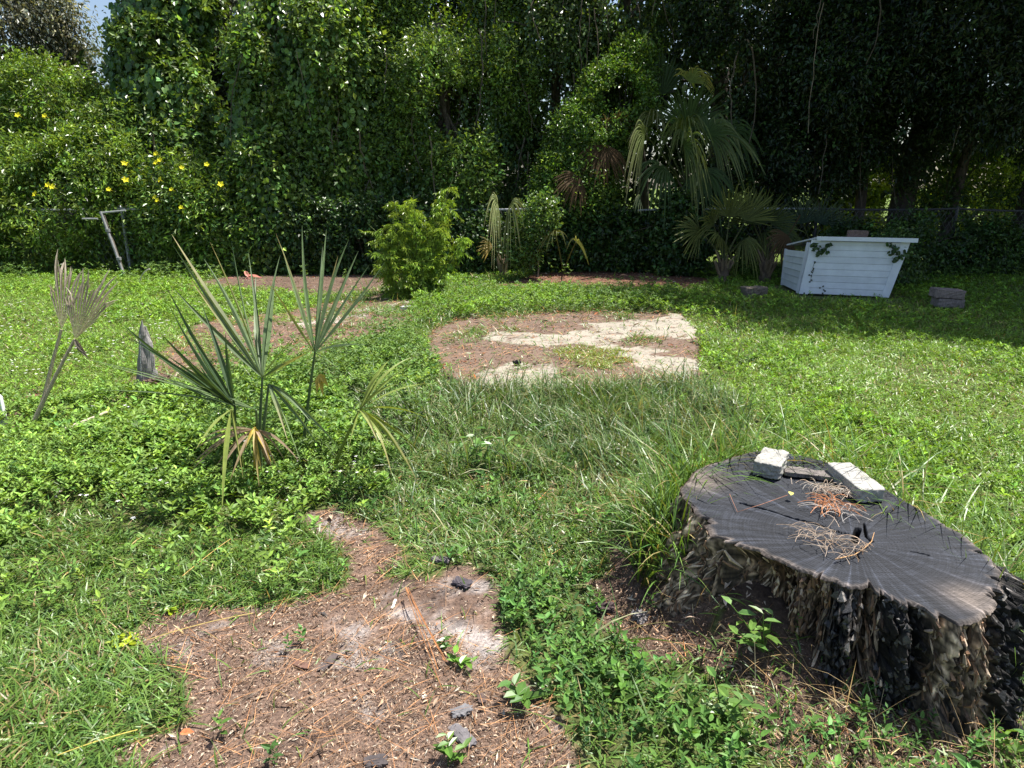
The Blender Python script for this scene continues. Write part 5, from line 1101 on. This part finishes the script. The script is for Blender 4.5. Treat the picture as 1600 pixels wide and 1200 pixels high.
def loose():
    p=gz(1180,467);rough_block('timber_block',p+[0,.08,.08],axes((1,.15,0)),(.33,.22,.17),WOODM,[.15,.125,.10],'short dark sawn timber block in the grass left of the hutch','block',n=16,amp=.010,seed=50)
    p=gz(1485,481);rough_block('timber_block',p+[0,.08,.06],axes((1,-.1,-.02)),(.34,.22,.12),WOODM,[.24,.20,.185],'lower grey timber block of the pair right of the hutch','block','stacked pair of timber blocks',n=16,amp=.005,seed=51)
    rough_block('timber_block',p+[-.03,.08,.185],axes((1,-.18,-.05)),(.37,.22,.12),WOODM,[.25,.20,.18],'upper grey timber block of the pair right of the hutch','block','stacked pair of timber blocks',n=16,amp=.006,seed=52)
    # weathered stake at left
    b=gz(228,606);c=np.array([.30,.28,.27]);mb=MB();s=np.linspace(0,1,22)
    rr_=np.random.default_rng(3)
    for dx,dy,hh,w0 in ((-.045,0,.40,.034),(-.012,-.012,.55,.036),(.022,.0,.47,.036),(.05,.01,.33,.028),(0,.02,.5,.04),(-.06,.0,.2,.03),(.065,-.01,.16,.03)):
        P=np.stack([b[0]+dx*(1.15-.5*s)+.05*s+.006*np.sin(s*9+dx*90),b[1]+dy+.02*s,-.05+(hh+.05)*s],1);mb.tube(P,w0*(1-.35*s)*np.clip((1.02-s)*5,.12,1)*(1+.15*np.sin(s*17+dx*50)),9,np.array(c)*rr_.uniform(.75,1.2),rough=.35,seed=int(dx*900)%50)
    root=mb.build('weathered_stake',WOODM,loc=b,label='short split grey wooden stake standing beside the litter patch',cat='stake')
    mb=MB()
    for k in range(6):
        z=.1+.06*k;q=b+np.array([-.005+.06*z/.5,-.058,z]);mb.tube([q,q+[.012,-.004,.05]],[.004,.002],5,[.6,.6,.6])
    mb.build('lichen_flecks',STONE,root)
    rough_block('root_chunk',b+[.10,-.02,.04],axes((1,.3,.1)),(.20,.12,.09),WOODM,[.12,.08,.06],'dark rotten chunk at the foot of the grey stake','wood piece',n=16,amp=.018,seed=55,chip=.9)
    # white stake at left edge
    b=gz(9,676);mb=MB();mb.box(b+[0,0,.10],(.045,.03,.30),axes((1,0,0)),[.75,.76,.78]);mb.box(b+[0,0,.255],(.035,.022,.012),None,[.7,.71,.73]);o=mb.build('white_stake',PAINT,loc=b,label='white painted stake at the very left edge of the picture',cat='stake');bevel(o,.003)
    # stick lying in the cover
    P=np.array([gz(72,682,.08),gz(100,672,.13),gz(135,658,.14),gz(172,642,.12)]);mb=MB();mb.tube(P,[.008,.012,.012,.008],7,[.42,.37,.28],rough=.2);mb.build('fallen_stick',WOODM,loc=P[1],label='pale fallen stick lying in the ground cover behind the dead fronds',cat='stick')
    P=np.array([gz(215,982,.03),gz(290,968,.03),gz(370,962,.03)])
    # bark and wood pieces on the soil
    for a,b_,s,lb,seed,col in ((513,1030,(.11,.035,.012),'dark pointed bark piece in the middle of the bare soil',1,[.10,.08,.075]),(470,1035,(.08,.03,.01),'small brown bark chip left of the dark pointed piece',2,[.14,.08,.06]),(721,1105,(.085,.045,.015),'grey oval bark piece near the bottom of the bare soil',3,[.16,.155,.16]),
          (722,1142,(.13,.05,.012),'long grey bark flake below the oval piece',4,[.14,.13,.135]),(586,1182,(.09,.05,.012),'charcoal bark piece at the bottom edge of the picture',5,[.07,.06,.06]),(615,935,(.075,.014,.010),'short pale stick beside the ash patch',6,[.62,.57,.46]),
          (688,868,(.10,.05,.014),'dark bark piece at the top of the ash patch',7,[.14,.12,.125]),(640,485,(.30,.12,.06),'pale broken concrete piece at the foot of the feathery bush',8,[.5,.5,.52]),(722,905,(.10,.06,.02),'dark charcoal lump at the right side of the ash patch',9,[.08,.07,.08]),
          (808,577,(.065,.05,.04),'small black lump on the pale concrete slab',10,[.02,.02,.022]),(752,1085,(.05,.03,.012),'small brown wood chip right of the oval bark piece',11,[.1,.07,.06]),(945,945,(.09,.06,.03),'dark rotten wood lump in the weeds left of the stump',12,[.07,.05,.05]),(1000,960,(.07,.05,.03),'grey wood lump near the stump foot',13,[.22,.2,.2]),
          (555,1085,(.012,.010,.008),'tiny pale pebble on the bare soil',14,[.6,.57,.5]),(663,1082,(.016,.010,.008),'white pebble in the lower soil',15,[.7,.68,.62])):
        p=gz(a,b_);p[2]=hfun(p[0],p[1])+s[2]*.5+.004+(.03 if seed==10 else 0);r=np.random.default_rng(seed);s=tuple(v*.75 for v in s);rough_block('bark_piece' if s[2]<.03 and seed not in (8,10,14,15) else ('pebble' if seed in (14,15) else 'debris_lump'),p,axes((math.cos(seed*1.3),math.sin(seed*1.3)*.6,.03)),s,STONE,col,lb,'bark piece' if s[2]<.03 and seed<14 else 'debris','pieces of bark and debris on the ground',n=12,amp=min(s)*.45,seed=60+seed,chip=1.0)
    p=gz(290,1155);mb=MB();r=np.random.default_rng(4);mb.add(*leafV(np.array([p+[-.015,0,.02]]),np.array([[1,.2,.05]]),np.array([[0,-.2,1.0]]),.04,.024,[[.55,.17,.07]],6,.2,.1));mb.build('fallen_leaf',CHIP,loc=p,label='single orange fallen leaf at the lower left soil edge',cat='leaf')
    # long pine needle bundle on the soil
    mb=MB()
    for k in range(4):
        a=gz(636+r.normal()*4,918,.02);b2=gz(693+r.normal()*10,1055+r.normal()*14,.01);P=blade_path(a,b2,.02,9,r.normal()*.04);mb.tube(P,.0016,4,vary([.42,.2,.09],1,.2,.1,r)[0])
    mb.build('needle_bundle',CHIP,loc=a,label='long bundle of orange pine needles running down from the pale stick',cat='pine needles')
    # twigs
    for (x0,y0,x1,y1,c,lb) in ((230,1000,395,958,[.45,.34,.12],'long straw coloured runner at the left soil edge'),(560,1010,640,1045,[.4,.2,.1],'thin orange needle pair in the centre of the soil'),(90,1180,215,1140,[.5,.42,.1],'yellow grass runner in the lower left corner'),(285,900,360,842,[.45,.3,.1],'orange runner in the grass left of the soil')):
        P=np.array([gz(x0,y0,.03),gz((x0+x1)/2,(y0+y1)/2+8,.045),gz(x1,y1,.03)]);mb=MB();mb.tube(blade_path(P[0],P[2],.03,8,.03),.0018,4,c);mb.build('grass_runner',CHIP,loc=P[0],label=lb,cat='stem',group='dry runners on the ground')
    # reddish debris scrap under the left trees
    p=gz(372,437);mb=MB();mb.add(*leafV(p+rv(5,r)*[.15,.05,.02]+[0,0,.05],rv(5,r)*[1,.4,.2],np.tile([0,-.4,1.0],(5,1)),.28,.08,vary([.45,.2,.16],5,.2,.1,r),6));mb.build('red_leaf_scrap',CHIP,loc=p,label='reddish dead frond scrap at the foot of the left trees',cat='leaf scrap')
    p=gz(218,437,.12);a=np.linspace(0,2.6,10);mb=MB();mb.tube(np.stack([p[0]+.1-.11*np.cos(a)*1.0,p[1]+0*a,.02+.27*np.sin(a*.62)],1),np.linspace(.004,.012,10),6,[.5,.47,.4]);mb.build('curled_stem',CHIP,loc=p,label='pale curled stem standing beside the leaning gate post',cat='stem')
loose()
# ------------------------------------------------------------------ light, sky, camera
EL,AZ=math.radians(67),math.radians(60)      # azimuth from straight ahead towards the right
sd=Vector((math.sin(AZ)*math.cos(EL),math.cos(AZ)*math.cos(EL),math.sin(EL)))
w=bpy.data.worlds.new('World');SC.world=w;w.use_nodes=True;nt=w.node_tree;bg=nt.nodes['Background']
sk=nt.nodes.new('ShaderNodeTexSky');sk.sky_type='NISHITA';sk.sun_disc=False;sk.sun_elevation=EL;sk.sun_rotation=AZ;sk.dust_density=2.0
nt.links.new(sk.outputs[0],bg.inputs[0]);bg.inputs[1].default_value=SKY
l=bpy.data.lights.new('sun','SUN');l.energy=SUN;l.angle=math.radians(.53);l.color=(1,.96,.89)
lo=bpy.data.objects.new('sun',l);COL.objects.link(lo);lo.rotation_euler=sd.to_track_quat('Z','Y').to_euler()
cam=bpy.data.cameras.new('camera');cam.sensor_width=36;cam.lens=F/1600*36;cam.clip_end=3000;cam.clip_start=.05
co=bpy.data.objects.new('camera',cam);COL.objects.link(co);co.location=(0,0,CH);co.rotation_euler=(math.pi/2-PIT,0,0);SC.camera=co
for o in bpy.data.objects:
    if '_o' in o: del o['_o']
v=SC.view_settings;v.view_transform='Standard';v.look='None';v.gamma=1;v.use_curve_mapping=False;v.exposure=EXPO
SC.display_settings.display_device='sRGB'
c=SC.cycles;c.max_bounces=6;c.diffuse_bounces=3;c.glossy_bounces=2;c.transmission_bounces=4;c.sample_clamp_indirect=4
c.use_denoising=True
